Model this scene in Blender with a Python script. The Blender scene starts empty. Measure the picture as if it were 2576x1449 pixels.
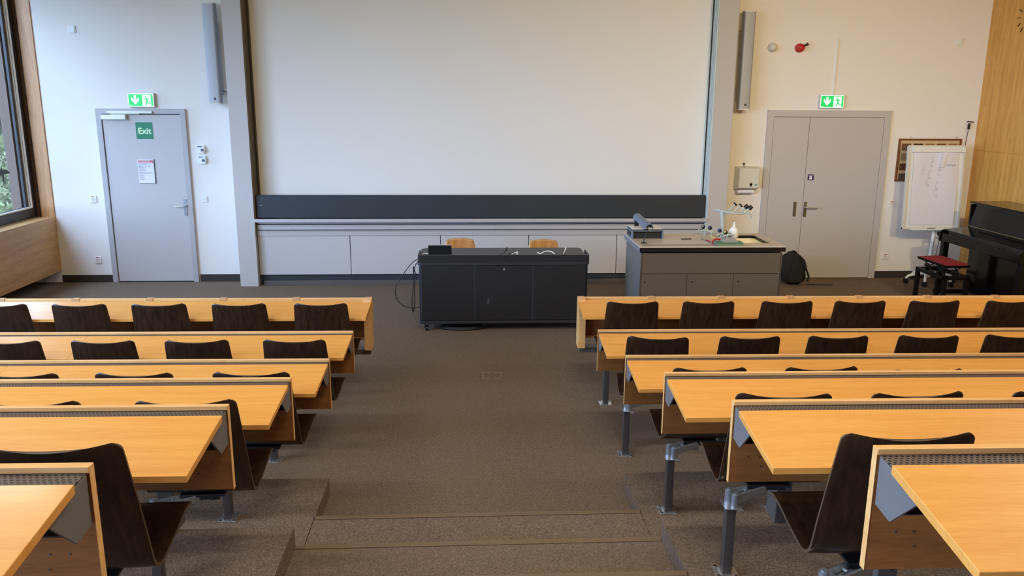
import bpy, bmesh, math, random
from mathutils import Vector, Matrix
random.seed(7)
PI = math.pi
S = bpy.context.scene
COL = S.collection

# ------------------------------------------------------------------ camera
F_PX, PITCH, YAW, ROLL, CAM_Z = 2045.2, .2292, .0543, .0064, 2.2045
def cam_axis(x, y, z):
    c, s = math.cos(ROLL), math.sin(ROLL)
    x, z = c*x - s*z, s*x + c*z
    c, s = math.cos(PITCH), math.sin(PITCH)
    y, z = c*y + s*z, -s*y + c*z
    c, s = math.cos(YAW), math.sin(YAW)
    return Vector((c*x + s*y, -s*x + c*y, z))
cd = bpy.data.cameras.new('camera'); cam = bpy.data.objects.new('camera', cd); COL.objects.link(cam)
r_, f_, u_ = cam_axis(1, 0, 0), cam_axis(0, 1, 0), cam_axis(0, 0, 1)
cam.matrix_world = Matrix(((r_.x, u_.x, -f_.x, 0), (r_.y, u_.y, -f_.y, 0), (r_.z, u_.z, -f_.z, CAM_Z), (0, 0, 0, 1)))
cd.sensor_fit = 'HORIZONTAL'; cd.sensor_width = 36; cd.lens = F_PX/2576*36
cd.clip_start = .05; cd.clip_end = 200
S.camera = cam

# ------------------------------------------------------------------ world, exposure
S.view_settings.view_transform = 'Standard'; S.view_settings.look = 'None'
S.view_settings.gamma = 1; S.view_settings.use_curve_mapping = False
S.view_settings.exposure = 1.75
w = bpy.data.worlds.new('sky'); S.world = w; w.use_nodes = True
wn = w.node_tree; bg = wn.nodes['Background']
bg.inputs[0].default_value = (.44, .60, .96, 1); bg.inputs[1].default_value = 6.2

def area_light(name, loc, rot, sx, sy, power, color, portal=False):
    l = bpy.data.lights.new(name, 'AREA'); l.shape = 'RECTANGLE'; l.size = sx; l.size_y = sy
    l.energy = power; l.color = color
    if portal: l.cycles.is_portal = True
    o = bpy.data.objects.new(name, l); COL.objects.link(o); o.location = loc; o.rotation_euler = rot
    return o
# portals guide the daylight through the long window band on the left
for y0 in (8.9, 7.0, 5.1, 3.2, 1.3, -.6, -2.5):
    area_light('daylight_portal', (-5.24, y0-.05, 2.25), (0, -PI/2, 0), 2.6, 1.75, 1, (1, 1, 1), True)

# ------------------------------------------------------------------ materials
def lin(c):
    c = c/255
    return c/12.92 if c <= .04045 else ((c+.055)/1.055)**2.4
def rgb(r, g, b): return (lin(r), lin(g), lin(b), 1)
def new_mat(name):
    m = bpy.data.materials.new(name); m.use_nodes = True
    return m, m.node_tree, m.node_tree.nodes['Principled BSDF']
def mat(name, c, rough=.5, metal=0, spec=.5, emit=None, es=0, bump=0, bscale=200, vary=0, vscale=8, coat=0):
    m, t, p = new_mat(name)
    p.inputs['Base Color'].default_value = rgb(*c); p.inputs['Roughness'].default_value = rough
    p.inputs['Metallic'].default_value = metal; p.inputs['Specular IOR Level'].default_value = spec
    if coat: p.inputs['Coat Weight'].default_value = coat; p.inputs['Coat Roughness'].default_value = .08
    if emit: p.inputs['Emission Color'].default_value = rgb(*emit); p.inputs['Emission Strength'].default_value = es
    tc = t.nodes.new('ShaderNodeTexCoord')
    if vary:
        n = t.nodes.new('ShaderNodeTexNoise'); n.inputs['Scale'].default_value = vscale; n.inputs['Detail'].default_value = 4
        t.links.new(tc.outputs['Object'], n.inputs['Vector'])
        mx = t.nodes.new('ShaderNodeMix'); mx.data_type = 'RGBA'
        mx.inputs[6].default_value = rgb(*[max(0, v*(1-vary)) for v in c]); mx.inputs[7].default_value = rgb(*[min(255, v*(1+vary)) for v in c])
        t.links.new(n.outputs['Fac'], mx.inputs[0]); t.links.new(mx.outputs[2], p.inputs['Base Color'])
    if bump:
        n = t.nodes.new('ShaderNodeTexNoise'); n.inputs['Scale'].default_value = bscale; n.inputs['Detail'].default_value = 3
        t.links.new(tc.outputs['Object'], n.inputs['Vector'])
        b = t.nodes.new('ShaderNodeBump'); b.inputs['Strength'].default_value = bump; b.inputs['Distance'].default_value = .002
        t.links.new(n.outputs['Fac'], b.inputs['Height']); t.links.new(b.outputs['Normal'], p.inputs['Normal'])
    return m
def wood(name, c1, c2, stretch=(1, 12, 12), scale=3, rough=.3, detail=6, coat=.0, spec=.5, bands=0):
    """grain runs along the axis whose stretch is smallest"""
    m, t, p = new_mat(name)
    tc = t.nodes.new('ShaderNodeTexCoord'); mp = t.nodes.new('ShaderNodeMapping'); mp.inputs['Scale'].default_value = stretch
    oi = t.nodes.new('ShaderNodeObjectInfo'); vm = t.nodes.new('ShaderNodeVectorMath'); vm.operation = 'ADD'
    sc = t.nodes.new('ShaderNodeMath'); sc.operation = 'MULTIPLY'; sc.inputs[1].default_value = 30
    t.links.new(oi.outputs['Random'], sc.inputs[0]); t.links.new(tc.outputs['Object'], vm.inputs[0]); t.links.new(sc.outputs[0], vm.inputs[1])
    t.links.new(vm.outputs[0], mp.inputs['Vector'])
    n = t.nodes.new('ShaderNodeTexNoise'); n.inputs['Scale'].default_value = scale; n.inputs['Detail'].default_value = detail; n.inputs['Distortion'].default_value = .4
    n2 = t.nodes.new('ShaderNodeTexNoise'); n2.inputs['Scale'].default_value = scale*9; n2.inputs['Detail'].default_value = 3
    t.links.new(mp.outputs[0], n.inputs['Vector']); t.links.new(mp.outputs[0], n2.inputs['Vector'])
    a = t.nodes.new('ShaderNodeMath'); a.operation = 'MULTIPLY_ADD'; a.inputs[1].default_value = .4; 
    t.links.new(n2.outputs['Fac'], a.inputs[0]); 
    b = t.nodes.new('ShaderNodeMath'); b.operation = 'MULTIPLY'; b.inputs[1].default_value = .6
    t.links.new(n.outputs['Fac'], b.inputs[0]); t.links.new(b.outputs[0], a.inputs[2])
    r = t.nodes.new('ShaderNodeValToRGB'); e = r.color_ramp.elements
    e[0].position = .35; e[0].color = rgb(*c2); e[1].position = .62; e[1].color = rgb(*c1)
    t.links.new(a.outputs[0], r.inputs[0])
    out = r.outputs[0]
    if bands:   # veneer leaves side by side along local Y
        br = t.nodes.new('ShaderNodeSeparateXYZ'); t.links.new(tc.outputs['Object'], br.inputs[0])
        d = t.nodes.new('ShaderNodeMath'); d.operation = 'MULTIPLY'; d.inputs[1].default_value = 1/bands; t.links.new(br.outputs[1], d.inputs[0])
        fl = t.nodes.new('ShaderNodeMath'); fl.operation = 'FLOOR'; t.links.new(d.outputs[0], fl.inputs[0])
        wn_ = t.nodes.new('ShaderNodeTexWhiteNoise'); wn_.noise_dimensions = '1D'; t.links.new(fl.outputs[0], wn_.inputs['W'])
        hs = t.nodes.new('ShaderNodeHueSaturation'); mr = t.nodes.new('ShaderNodeMapRange')
        mr.inputs[3].default_value = .86; mr.inputs[4].default_value = 1.1
        t.links.new(wn_.outputs['Value'], mr.inputs[0]); t.links.new(mr.outputs[0], hs.inputs['Value']); t.links.new(out, hs.inputs['Color']); out = hs.outputs[0]
    t.links.new(out, p.inputs['Base Color'])
    p.inputs['Roughness'].default_value = rough; p.inputs['Specular IOR Level'].default_value = spec
    if coat: p.inputs['Coat Weight'].default_value = coat; p.inputs['Coat Roughness'].default_value = .15
    return m
def carpet_mat():
    m, t, p = new_mat('carpet')
    tc = t.nodes.new('ShaderNodeTexCoord')
    n = t.nodes.new('ShaderNodeTexNoise'); n.inputs['Scale'].default_value = 260; n.inputs['Detail'].default_value = 2; n.inputs['Roughness'].default_value = .7
    v = t.nodes.new('ShaderNodeTexNoise'); v.inputs['Scale'].default_value = 110; v.inputs['Detail'].default_value = 5; v.inputs['Roughness'].default_value = .75; v.inputs['Distortion'].default_value = 1.2
    for k in (n, v): t.links.new(tc.outputs['Object'], k.inputs['Vector'])
    a = t.nodes.new('ShaderNodeMath'); a.operation = 'ADD'; t.links.new(n.outputs['Fac'], a.inputs[0]); t.links.new(v.outputs['Fac'], a.inputs[1])
    h = t.nodes.new('ShaderNodeMath'); h.operation = 'MULTIPLY'; h.inputs[1].default_value = .5; t.links.new(a.outputs[0], h.inputs[0])
    r = t.nodes.new('ShaderNodeValToRGB'); e = r.color_ramp.elements
    e[0].position = .39; e[0].color = rgb(84, 72, 62); e[1].position = .61; e[1].color = rgb(156, 134, 114)
    k = e.new(.5); k.color = rgb(116, 100, 86)
    t.links.new(h.outputs[0], r.inputs[0]); t.links.new(r.outputs[0], p.inputs['Base Color'])
    p.inputs['Roughness'].default_value = .95; p.inputs['Specular IOR Level'].default_value = .15
    b = t.nodes.new('ShaderNodeBump'); b.inputs['Strength'].default_value = .5; b.inputs['Distance'].default_value = .003
    t.links.new(h.outputs[0], b.inputs['Height']); t.links.new(b.outputs['Normal'], p.inputs['Normal'])
    return m
def grille_mat():
    """tan steel strip with staggered rows of square holes"""
    m, t, p = new_mat('perforated_strip')
    tc = t.nodes.new('ShaderNodeTexCoord'); sp = t.nodes.new('ShaderNodeSeparateXYZ'); t.links.new(tc.outputs['Object'], sp.inputs[0])
    def M(op, a, b=None, c=None):
        n = t.nodes.new('ShaderNodeMath'); n.operation = op
        for i, x in enumerate((a, b, c)):
            if x is None: continue
            if isinstance(x, (int, float)): n.inputs[i].default_value = x
            else: t.links.new(x, n.inputs[i])
        return n.outputs[0]
    yy = M('MULTIPLY', sp.outputs[1], 1/.0105); row = M('FLOOR', yy); fy = M('FRACT', yy)
    off = M('MULTIPLY', M('MODULO', M('ABSOLUTE', row), 2), .5)
    fx = M('FRACT', M('ADD', M('MULTIPLY', sp.outputs[0], 1/.0125), off))
    hx = M('LESS_THAN', M('ABSOLUTE', M('SUBTRACT', fx, .5)), .31); hy = M('LESS_THAN', M('ABSOLUTE', M('SUBTRACT', fy, .5)), .28)
    hole = M('MULTIPLY', hx, hy)
    mx = t.nodes.new('ShaderNodeMix'); mx.data_type = 'RGBA'; mx.inputs[6].default_value = rgb(104, 90, 80); mx.inputs[7].default_value = rgb(14, 12, 12)
    t.links.new(hole, mx.inputs[0]); t.links.new(mx.outputs[2], p.inputs['Base Color']); p.inputs['Roughness'].default_value = .5
    return m
def glass_mat():
    m = bpy.data.materials.new('window_glass'); m.use_nodes = True; t = m.node_tree; t.nodes.clear()
    o = t.nodes.new('ShaderNodeOutputMaterial'); mx = t.nodes.new('ShaderNodeMixShader'); tr = t.nodes.new('ShaderNodeBsdfTransparent'); g = t.nodes.new('ShaderNodeBsdfGlossy')
    tr.inputs[0].default_value = (.93, .97, .96, 1); g.inputs['Roughness'].default_value = .02
    fr = t.nodes.new('ShaderNodeLayerWeight'); pw = t.nodes.new('ShaderNodeMath'); pw.operation = 'POWER'; pw.inputs[1].default_value = 4
    ma = t.nodes.new('ShaderNodeMath'); ma.operation = 'MULTIPLY_ADD'; ma.inputs[1].default_value = .5; ma.inputs[2].default_value = .04
    t.links.new(fr.outputs['Facing'], pw.inputs[0]); t.links.new(pw.outputs[0], ma.inputs[0])
    t.links.new(ma.outputs[0], mx.inputs[0]); t.links.new(tr.outputs[0], mx.inputs[1]); t.links.new(g.outputs[0], mx.inputs[2]); t.links.new(mx.outputs[0], o.inputs[0])
    return m
M_wall = mat('white_wall_plaster', (236, 230, 224), .85, bump=.25, bscale=90)
M_ceil = mat('ceiling_cream', (216, 200, 140), .9)
M_carpet = carpet_mat()
M_base = mat('dark_skirting', (52, 44, 40), .7)
M_desk = wood('beech_laminate', (234, 167, 82), (222, 151, 68), (1, 14, 14), 2.2, rough=.4, coat=.25)
M_deskedge = wood('beech_edge', (244, 194, 128), (226, 168, 100), (1, 10, 10), 3, rough=.35)  # pale edge banding, colour lifted further for the highlight along edges
M_panelshade = wood('beech_panel_shaded', (166, 108, 56), (140, 86, 42), (1, 9, 9), 2.5, rough=.4)  # beech darkened in colour to give the shade under the desks
M_oak = wood('oak_veneer_wall', (236, 178, 92), (206, 142, 62), (14, 14, 1), 1.3, rough=.38, bands=.42)
M_parapet = wood('oak_parapet', (214, 168, 112), (184, 138, 84), (12, 1, 12), 1.5, rough=.35)
M_reveal = wood('oak_reveal', (212, 160, 106), (186, 132, 80), (12, 12, 1), 1.5, rough=.4)
M_browntrim = mat('brown_reveal', (112, 78, 50), .5)
M_wenge = wood('dark_stained_plywood', (62, 42, 27), (30, 19, 12), (12, 10, 1), 4, rough=.28)
M_plyedge = mat('plywood_edge', (84, 66, 46), .5)
M_black = mat('window_black', (42, 42, 48), .4)
M_alu = mat('aluminium', (200, 205, 208), .3, 1)
M_bead = mat('aluminium_highlight', (240, 240, 234), .3, 0)  # near-white colour stands for the sky highlight on the aluminium beads
M_chrome = mat('chrome', (226, 226, 228), .22, .85)
M_steel = mat('brushed_steel', (150, 150, 152), .35, 1)
M_postgrey = mat('grey_post_paint', (112, 110, 112), .35, .7)
M_greybox = mat('grey_blue_metal', (92, 88, 86), .45)
M_bracket = mat('bracket_grey', (112, 108, 108), .5)
M_cast = mat('cast_aluminium', (160, 168, 176), .4, .7)
M_blackmetal = mat('black_metal', (26, 26, 28), .45)
M_light = mat('light_grey_laminate', (196, 192, 192), .55)
M_col = mat('grey_column_paint', (190, 184, 180), .6, bump=.15, bscale=250)
M_door = mat('grey_door_paint', (190, 184, 182), .5)
M_frame = mat('grey_frame_paint', (176, 172, 172), .5)
M_screen = mat('whiteboard_surface', (232, 228, 222), .75)
M_track = mat('dark_track', (92, 84, 76), .5)
M_tracklit = mat('lit_track', (200, 208, 204), .4)  # track colour lightened for the side facing the windows
M_bboard = mat('blackboard', (40, 46, 52), .5, vary=.06, vscale=3)
M_trim = mat('aluminium_trim', (190, 186, 186), .45, .15)
M_plinth = mat('dark_plinth', (46, 52, 62), .5)
M_dark = mat('dark_gap', (14, 14, 16), .6)
M_white = mat('white_plastic', (232, 232, 228), .4)
M_offwhite = mat('cream_plastic', (214, 210, 196), .45)
M_speaker = mat('speaker_grille', (166, 168, 172), .5, .3, bump=.3, bscale=700)
M_nose = mat('brown_nosing', (120, 98, 74), .6)
M_bdesk = mat('black_desk', (27, 26, 28), .5)
M_bdesk2 = mat('black_desk_trim', (44, 47, 54), .4)
M_taupe = mat('taupe_laminate', (92, 81, 70), .5)
M_dside = mat('grey_side_laminate', (106, 106, 102), .45)
M_dtop = mat('beige_worktop', (196, 183, 166), .42, vary=.05, vscale=60)
M_dedge = mat('black_worktop_edge', (24, 20, 20), .35)
M_dedge2 = mat('grey_worktop_edge', (120, 122, 130), .4)
M_fix = mat('lab_fixture_grey', (176, 184, 178), .35)
M_green = mat('safety_green', (24, 124, 84), .5)
M_signgreen = mat('lit_sign_green', (10, 170, 80), .4, emit=(20, 190, 90), es=.26)
M_signwhite = mat('lit_sign_white', (240, 255, 244), .4, emit=(225, 255, 232), es=.28)
M_lumin = mat('pale_lettering', (214, 240, 196), .5)
M_red = mat('red_plastic', (190, 30, 36), .3)
M_redfabric = mat('red_velvet', (132, 16, 28), .85, bump=.3, bscale=300)
M_piano = mat('black_piano_lacquer', (9, 9, 10), .12, spec=.35)
M_pianom = mat('black_wood_satin', (12, 11, 11), .35, spec=.3)
M_paper = mat('paper', (228, 226, 236), .8, bump=.4, bscale=6)
M_ink = mat('grey_ink', (134, 130, 150), .8)
M_pencil = mat('faint_pen', (190, 186, 200), .8)
M_inkg = mat('green_ink', (120, 160, 148), .8)
M_purple = mat('dark_purple', (48, 24, 74), .5)
M_bag = mat('black_nylon', (20, 20, 24), .8, bump=.5, bscale=80)
M_ant = wood('ant_chair_wood', (206, 150, 88), (176, 116, 60), (6, 6, 1), 4, rough=.22)
M_glass = glass_mat()
M_grille = grille_mat()
M_lamp = mat('fill_diffuser', (255, 250, 240), .5, emit=(255, 236, 205), es=1)  # glowing face of the added ceiling fill panels
M_leaf = mat('tree_leaves', (92, 96, 60), .6, vary=.45, vscale=1.5)
M_bark = mat('tree_bark', (78, 62, 48), .9)
M_lawn = mat('shaded_ground', (60, 70, 50), .9, vary=.25, vscale=3)
M_lead = mat('facade_brown', (96, 80, 70), .6)

# ------------------------------------------------------------------ mesh helpers
class B:
    def __init__(s): s.b = bmesh.new()
    def quad(s, pts):
        vs = [s.b.verts.new(p) for p in pts]; s.b.faces.new(vs); return s
    def box(s, x0, x1, y0, y1, z0, z1):
        v = [s.b.verts.new((x, y, z)) for x in (x0, x1) for y in (y0, y1) for z in (z0, z1)]
        for f in ((0, 1, 3, 2), (4, 6, 7, 5), (0, 4, 5, 1), (2, 3, 7, 6), (0, 2, 6, 4), (1, 5, 7, 3)): s.b.faces.new([v[i] for i in f])
        return s
    def hexa(s, bot, top):
        n = len(bot); a = [s.b.verts.new(p) for p in bot]; c = [s.b.verts.new(p) for p in top]
        s.b.faces.new(a[::-1]); s.b.faces.new(c)
        for i in range(n): s.b.faces.new((a[i], a[(i+1) % n], c[(i+1) % n], c[i]))
        return s
    def prism(s, poly, axis, a, b):
        """poly: 2D points; axis x: (y,z), y: (x,z), z: (x,y)"""
        def P(p, d): return {'x': (d, p[0], p[1]), 'y': (p[0], d, p[1]), 'z': (p[0], p[1], d)}[axis]
        return s.hexa([P(p, a) for p in poly], [P(p, b) for p in poly])
    def cyl(s, p0, p1, r, n=16, r2=None):
        p0, p1 = Vector(p0), Vector(p1); r2 = r if r2 is None else r2
        d = (p1-p0).normalized(); q = d.to_track_quat('Z', 'Y')
        A = [s.b.verts.new(p0+q @ Vector((r*math.cos(2*PI*i/n), r*math.sin(2*PI*i/n), 0))) for i in range(n)]
        C = [s.b.verts.new(p1+q @ Vector((r2*math.cos(2*PI*i/n), r2*math.sin(2*PI*i/n), 0))) for i in range(n)]
        s.b.faces.new(A[::-1]); s.b.faces.new(C)
        for i in range(n): s.b.faces.new((A[i], A[(i+1) % n], C[(i+1) % n], C[i]))
        return s
    def tube(s, pts, r, n=8, smooth=True):
        pts = [Vector(p) for p in pts]
        if smooth and len(pts) > 2: pts = catmull(pts, 6)
        rings = []; up = Vector((0, 0, 1))
        for i, p in enumerate(pts):
            d = (pts[min(i+1, len(pts)-1)]-pts[max(i-1, 0)]).normalized()
            if abs(d.dot(up)) > .98: up = Vector((1, 0, 0))
            a = d.cross(up).normalized(); b = d.cross(a).normalized(); up = a.cross(d).normalized()
            rr = r[min(i*len(r)//len(pts), len(r)-1)] if isinstance(r, (list, tuple)) else r
            rings.append([s.b.verts.new(p+a*rr*math.cos(2*PI*k/n)+b*rr*math.sin(2*PI*k/n)) for k in range(n)])
        for A, C in zip(rings, rings[1:]):
            for k in range(n): s.b.faces.new((A[k], A[(k+1) % n], C[(k+1) % n], C[k]))
        s.b.faces.new(rings[0][::-1]); s.b.faces.new(rings[-1])
        return s
    def lathe(s, prof, c=(0, 0, 0), n=24, axis='z'):
        rings = []
        for r, h in prof:
            ring = []
            for k in range(n):
                a = 2*PI*k/n; x, y = max(r, 1e-5)*math.cos(a), max(r, 1e-5)*math.sin(a)
                q = {'z': (x, y, h), 'y': (x, h, y), 'x': (h, x, y)}[axis]
                ring.append(s.b.verts.new((c[0]+q[0], c[1]+q[1], c[2]+q[2])))
            rings.append(ring)
        for A, C in zip(rings, rings[1:]):
            for k in range(n): s.b.faces.new((A[k], A[(k+1) % n], C[(k+1) % n], C[k]))
        s.b.faces.new(rings[0][::-1]); s.b.faces.new(rings[-1])
        return s
    def rbox(s, x0, x1, y0, y1, z0, z1, r, seg=4, axis='z'):
        """box with the four edges along axis rounded"""
        def arc(cx, cy, a0): return [(cx+r*math.cos(a0+PI/2*i/seg), cy+r*math.sin(a0+PI/2*i/seg)) for i in range(seg+1)]
        A0, A1, B0, B1, a, b = {'z': (x0, x1, y0, y1, z0, z1), 'y': (x0, x1, z0, z1, y0, y1), 'x': (y0, y1, z0, z1, x0, x1)}[axis]
        poly = arc(A1-r, B1-r, 0)+arc(A0+r, B1-r, PI/2)+arc(A0+r, B0+r, PI)+arc(A1-r, B0+r, 3*PI/2)
        return s.prism(poly, axis, a, b)
    def xform(s, m):
        bmesh.ops.transform(s.b, matrix=m, verts=s.b.verts); return s
def catmull(P, n):
    out = []
    for i in range(len(P)-1):
        a, b, c, d = P[max(i-1, 0)], P[i], P[i+1], P[min(i+2, len(P)-1)]
        for k in range(n):
            t = k/n
            out.append(.5*((2*b)+(c-a)*t+(2*a-5*b+4*c-d)*t*t+(-a+3*b-3*c+d)*t**3))
    out.append(P[-1]); return out
def obj(name, bm, material, parent=None, bevel=0, smooth=False, loc=None):
    b = bm.b if isinstance(bm, B) else bm
    if loc is not None: bmesh.ops.translate(b, vec=-Vector(loc), verts=b.verts)
    bmesh.ops.recalc_face_normals(b, faces=b.faces)
    me = bpy.data.meshes.new(name); b.to_mesh(me); b.free()
    me.materials.append(material)
    o = bpy.data.objects.new(name, me); COL.objects.link(o)
    if parent is not None: o.parent = parent
    if bevel:
        md = o.modifiers.new('bevel', 'BEVEL'); md.width = bevel; md.segments = 2; md.limit_method = 'ANGLE'
    if smooth:
        for p in me.polygons: p.use_smooth = True
        if smooth == 'auto':
            me.set_sharp_from_angle(angle=math.radians(40))
    return o
def part(root, name, bm, material, bevel=0, smooth=False, label=None):
    """bm in world coordinates, stored relative to root (a top-level Empty without rotation)"""
    o = obj(name, bm, material, root, bevel, smooth, loc=root.location)
    if label: o['label'] = label
    return o
def sub(parent, root, name, bm, material, bevel=0, smooth=False):
    return obj(name, bm, material, parent, bevel, smooth, loc=root.location)
def thing(name, label, cat, loc=(0, 0, 0), rotz=0, group=None):
    o = bpy.data.objects.new(name, None); COL.objects.link(o); o.location = loc; o.rotation_euler = (0, 0, rotz)
    o.empty_display_size = .1
    o['label'] = label; o['category'] = cat
    if group: o['group'] = group
    return o
def tag(o, label, cat, group=None, kind=None):
    o['label'] = label; o['category'] = cat
    if group: o['group'] = group
    if kind: o['kind'] = kind
    return o
def struct(name, bm, m, **k):
    o = obj(name, bm, m, **k); o['kind'] = 'structure'; return o
def dup(root, loc, rotz, label=None):
    r = root.copy(); COL.objects.link(r); r.location = loc; r.rotation_euler = (0, 0, rotz)
    if label: r['label'] = label
    for ch in list(root.children):
        c = ch.copy(); COL.objects.link(c); c.parent = r
        for g in ch.children:
            d = g.copy(); COL.objects.link(d); d.parent = c
    return r
def text_part(root, name, body, size, x, y, z, material, rotx=PI/2, align='LEFT', parent=None, bold=0):
    cu = bpy.data.curves.new(name, 'FONT'); cu.body = body; cu.size = size; cu.align_x = align; cu.extrude = .0004; cu.offset = bold
    tmp = bpy.data.objects.new(name, cu); COL.objects.link(tmp)
    me = bpy.data.meshes.new_from_object(tmp.evaluated_get(bpy.context.evaluated_depsgraph_get()))
    bpy.data.objects.remove(tmp); bpy.data.curves.remove(cu)
    me.transform(Matrix.Translation(Vector((x, y, z))-Vector(root.location)) @ Matrix.Rotation(rotx, 4, 'X'))
    me.materials.clear(); me.materials.append(material)
    o = bpy.data.objects.new(name, me); COL.objects.link(o); o.parent = parent or root
    return o

# ------------------------------------------------------------------ room shell
XL, XR, YF, YB, ZC = -4.91, 6.26, 9.89, -5.0, 3.95
ST = .102                                   # riser height
b = B().box(-5.6, XR+.2, YB-.2, YF+.2, -.2, 0)
for m, y in ((1, 4.29), (3, 3.39), (5, 2.49), (7, 1.59), (9, .69), (11, -.21)):
    b.box(-4.95, -.797, YB, y, -.01, m*ST); b.box(.888, XR, YB, y, -.01, m*ST)
for m, y in ((1, 3.852), (2, 3.403), (3, 2.962), (4, 2.51), (5, 2.06), (6, 1.61), (7, 1.16), (8, .71), (9, .26), (10, -.2)):
    b.box(-.80, .89, YB, y, -.01, m*ST)
struct('floor', b, M_carpet)
for i, (m, y) in enumerate(((1, 3.852), (2, 3.403), (3, 2.962), (4, 2.51), (5, 2.06))):
    struct('trim_%d' % (i+20), B().box(-.795, .886, y-.034, y+.003, m*ST-.03, m*ST+.0035), M_nose)
struct('ceiling', B().box(-5.6, XR+.2, YB-.2, YF+.2, ZC, ZC+.2), M_ceil)
struct('wall_front', B().box(-5.28, XR+.2, YF, YF+.2, -.2, ZC+.1), M_wall)
struct('wall_back', B().box(-5.6, XR+.2, YB-.2, YB, -.2, ZC+.1), M_oak)
b = B().box(XR, XR+.2, YB, YF, -.2, 1.614).box(XR, XR+.2, YB, YF, 1.620, ZC+.1).box(XR+.006, XR+.2, YB, YF, 1.6, 1.63)
struct('wall_right', b, M_oak)
# left wall: floating parapet, sill, recess under it, window band above
b = B().box(XL-.02, XL, YB, YF, .145, .803).box(XL-.22, XL-.0202, YB, YF, .785, .8025)
struct('wall_left', b, M_parapet)
struct('wall_left_recess', B().box(-5.5, -5.28, YB, YF, -.1, .80), M_base)
struct('wall_left_lintel', B().box(-5.4, -5.06, YB, YF, 3.62, ZC), M_wall)
struct('trim_1', B().box(-5.062, XL, YF-.016, YF, .803, ZC), M_reveal)       # oak strip closing the reveal
struct('trim_2', B().box(-5.068, -5.062, YF-.03, YF, .803, ZC), M_dark)
struct('trim_3', B().box(-5.16, -5.068, YF-.014, YF, .803, ZC), M_browntrim)
# skirting on the front wall
for i, (x0, x1) in enumerate(((XL, -4.31), (-3.27, -2.72), (3.1, 3.62), (5.165, XR))):
    struct('baseboard_front_%d' % (i+1), B().box(x0, x1, YF-.012, YF, 0, .088), M_base)
# windows along the left wall
def window(n, y0, y1, detail=False):
    r = thing('window_%d' % n, '', '', (-5.10, (y0+y1)/2, .803)); del r['label']; del r['category']; r['kind'] = 'structure'
    z0, z1 = .815, 3.62
    b = B().box(-5.16, -5.10, y0, y0+.085, z0, z1).box(-5.16, -5.10, y1-.09, y1, z0, z1).box(-5.16, -5.10, y0+.085, y1-.09, z0, z0+.10).box(-5.16, -5.10, y0+.085, y1-.09, z1-.09, z1)
    part(r, 'window_frame', b, M_black, .004)
    ya, yb = y0+.085, y1-.09
    b = B().cyl((-5.106, yb-.014, z0+.12), (-5.106, yb-.014, z1-.1), .013, 12).cyl((-5.106, ya+.014, z0+.12), (-5.106, ya+.014, z1-.1), .013, 12)
    b.cyl((-5.11, ya, z0+.112), (-5.11, yb, z0+.112), .012, 12).box(-5.13, -5.112, yb-.05, yb-.03, z0+.1, z1-.1)
    part(r, 'glazing_bead', b, M_bead, smooth='auto')
    b = B().box(-5.15, -5.12, ya, yb, z0+.1, z0+.125).box(-5.15, -5.12, yb-.1, yb-.052, z0+.1, z1-.09).box(-5.15, -5.12, ya, ya+.05, z0+.1, z1-.09)
    part(r, 'gasket', b, M_black, .003)
    part(r, 'glass', B().box(-5.146, -5.140, ya, yb, z0+.1, z1-.09), M_glass)
    b = B().box(-5.275, -5.17, yb-.105, y1+.018, z0-.2, z1+.1).box(-5.275, -5.17, y0, y0+.02, z0-.2, z1+.1)
    part(r, 'outer_reveal', b, M_lead)
    return r
wy = 9.872
for n in range(1, 8):
    window(n, wy-1.88, wy); wy -= 1.9
struct('trim_4', B().box(-5.40, -5.165, YB, YF, .70, .80), M_lead)
# bird silhouette stuck on the first pane
pl = [(9.02, 1.38), (9.12, 1.405), (9.21, 1.385), (9.28, 1.40), (9.31, 1.44), (9.325, 1.40), (9.40, 1.395), (9.46, 1.365), (9.47, 1.352), (9.40, 1.35), (9.345, 1.345), (9.335, 1.30), (9.345, 1.27), (9.30, 1.27), (9.305, 1.335), (9.22, 1.35), (9.12, 1.34)]
tag(obj('bird_sticker', B().prism(pl, 'x', -5.139, -5.1375), M_black), 'black bird of prey silhouette sticker on the window pane', 'sticker')

# ------------------------------------------------------------------ doors
r = thing('door_1', '', '', (-3.78, YF, 0)); del r['label']; del r['category']; r['kind'] = 'structure'
x0, x1 = -4.305, -3.285
b = B().prism([(x0, 0), (x0+.062, 0), (x0+.062, 2.0), (x1-.062, 2.0), (x1-.062, 0), (x1, 0), (x1, 2.06), (x0, 2.06)], 'y', YF-.035, YF)
part(r, 'door_frame', b, M_frame, .003)
part(r, 'door_gap', B().box(x0+.062, x1-.062, YF-.004, YF, 0, 2.0), M_dark)
leaf = part(r, 'door_leaf', B().box(x0+.07, x1-.05, YF-.022, YF-.003, .014, 1.992), M_door, .002)
hb = B().rbox(-3.392, -3.354, YF-.03, YF-.022, .815, 1.01, .004, axis='y')
sub(leaf, r, 'handle_plate', hb, M_steel)
sub(leaf, r, 'door_handle', B().tube([(-3.365, YF-.03, .932), (-3.365, YF-.075, .932), (-3.40, YF-.08, .932), (-3.485, YF-.075, .930)], .009, 10).cyl((-3.373, YF-.034, .86), (-3.373, YF-.03, .86), .011), M_chrome, smooth='auto')
cl = part(r, 'door_closer', B().box(-4.232, -3.955, YF-.075, YF-.022, 1.938, 1.992), M_white, .004)
sub(cl, r, 'closer_rail', B().box(-4.165, -3.655, YF-.062, YF-.035, 2.008, 2.034).box(-4.13, -3.80, YF-.055, YF-.045, 1.995, 2.006), M_white, .003)
es = thing('exit_sticker', 'square green sticker reading Exit on the left door', 'sticker', (-3.768, YF-.024, 1.81))
part(es, 'sticker_sheet', B().box(-3.866, -3.674, YF-.0245, YF-.0225, 1.714, 1.906), M_green)
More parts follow.
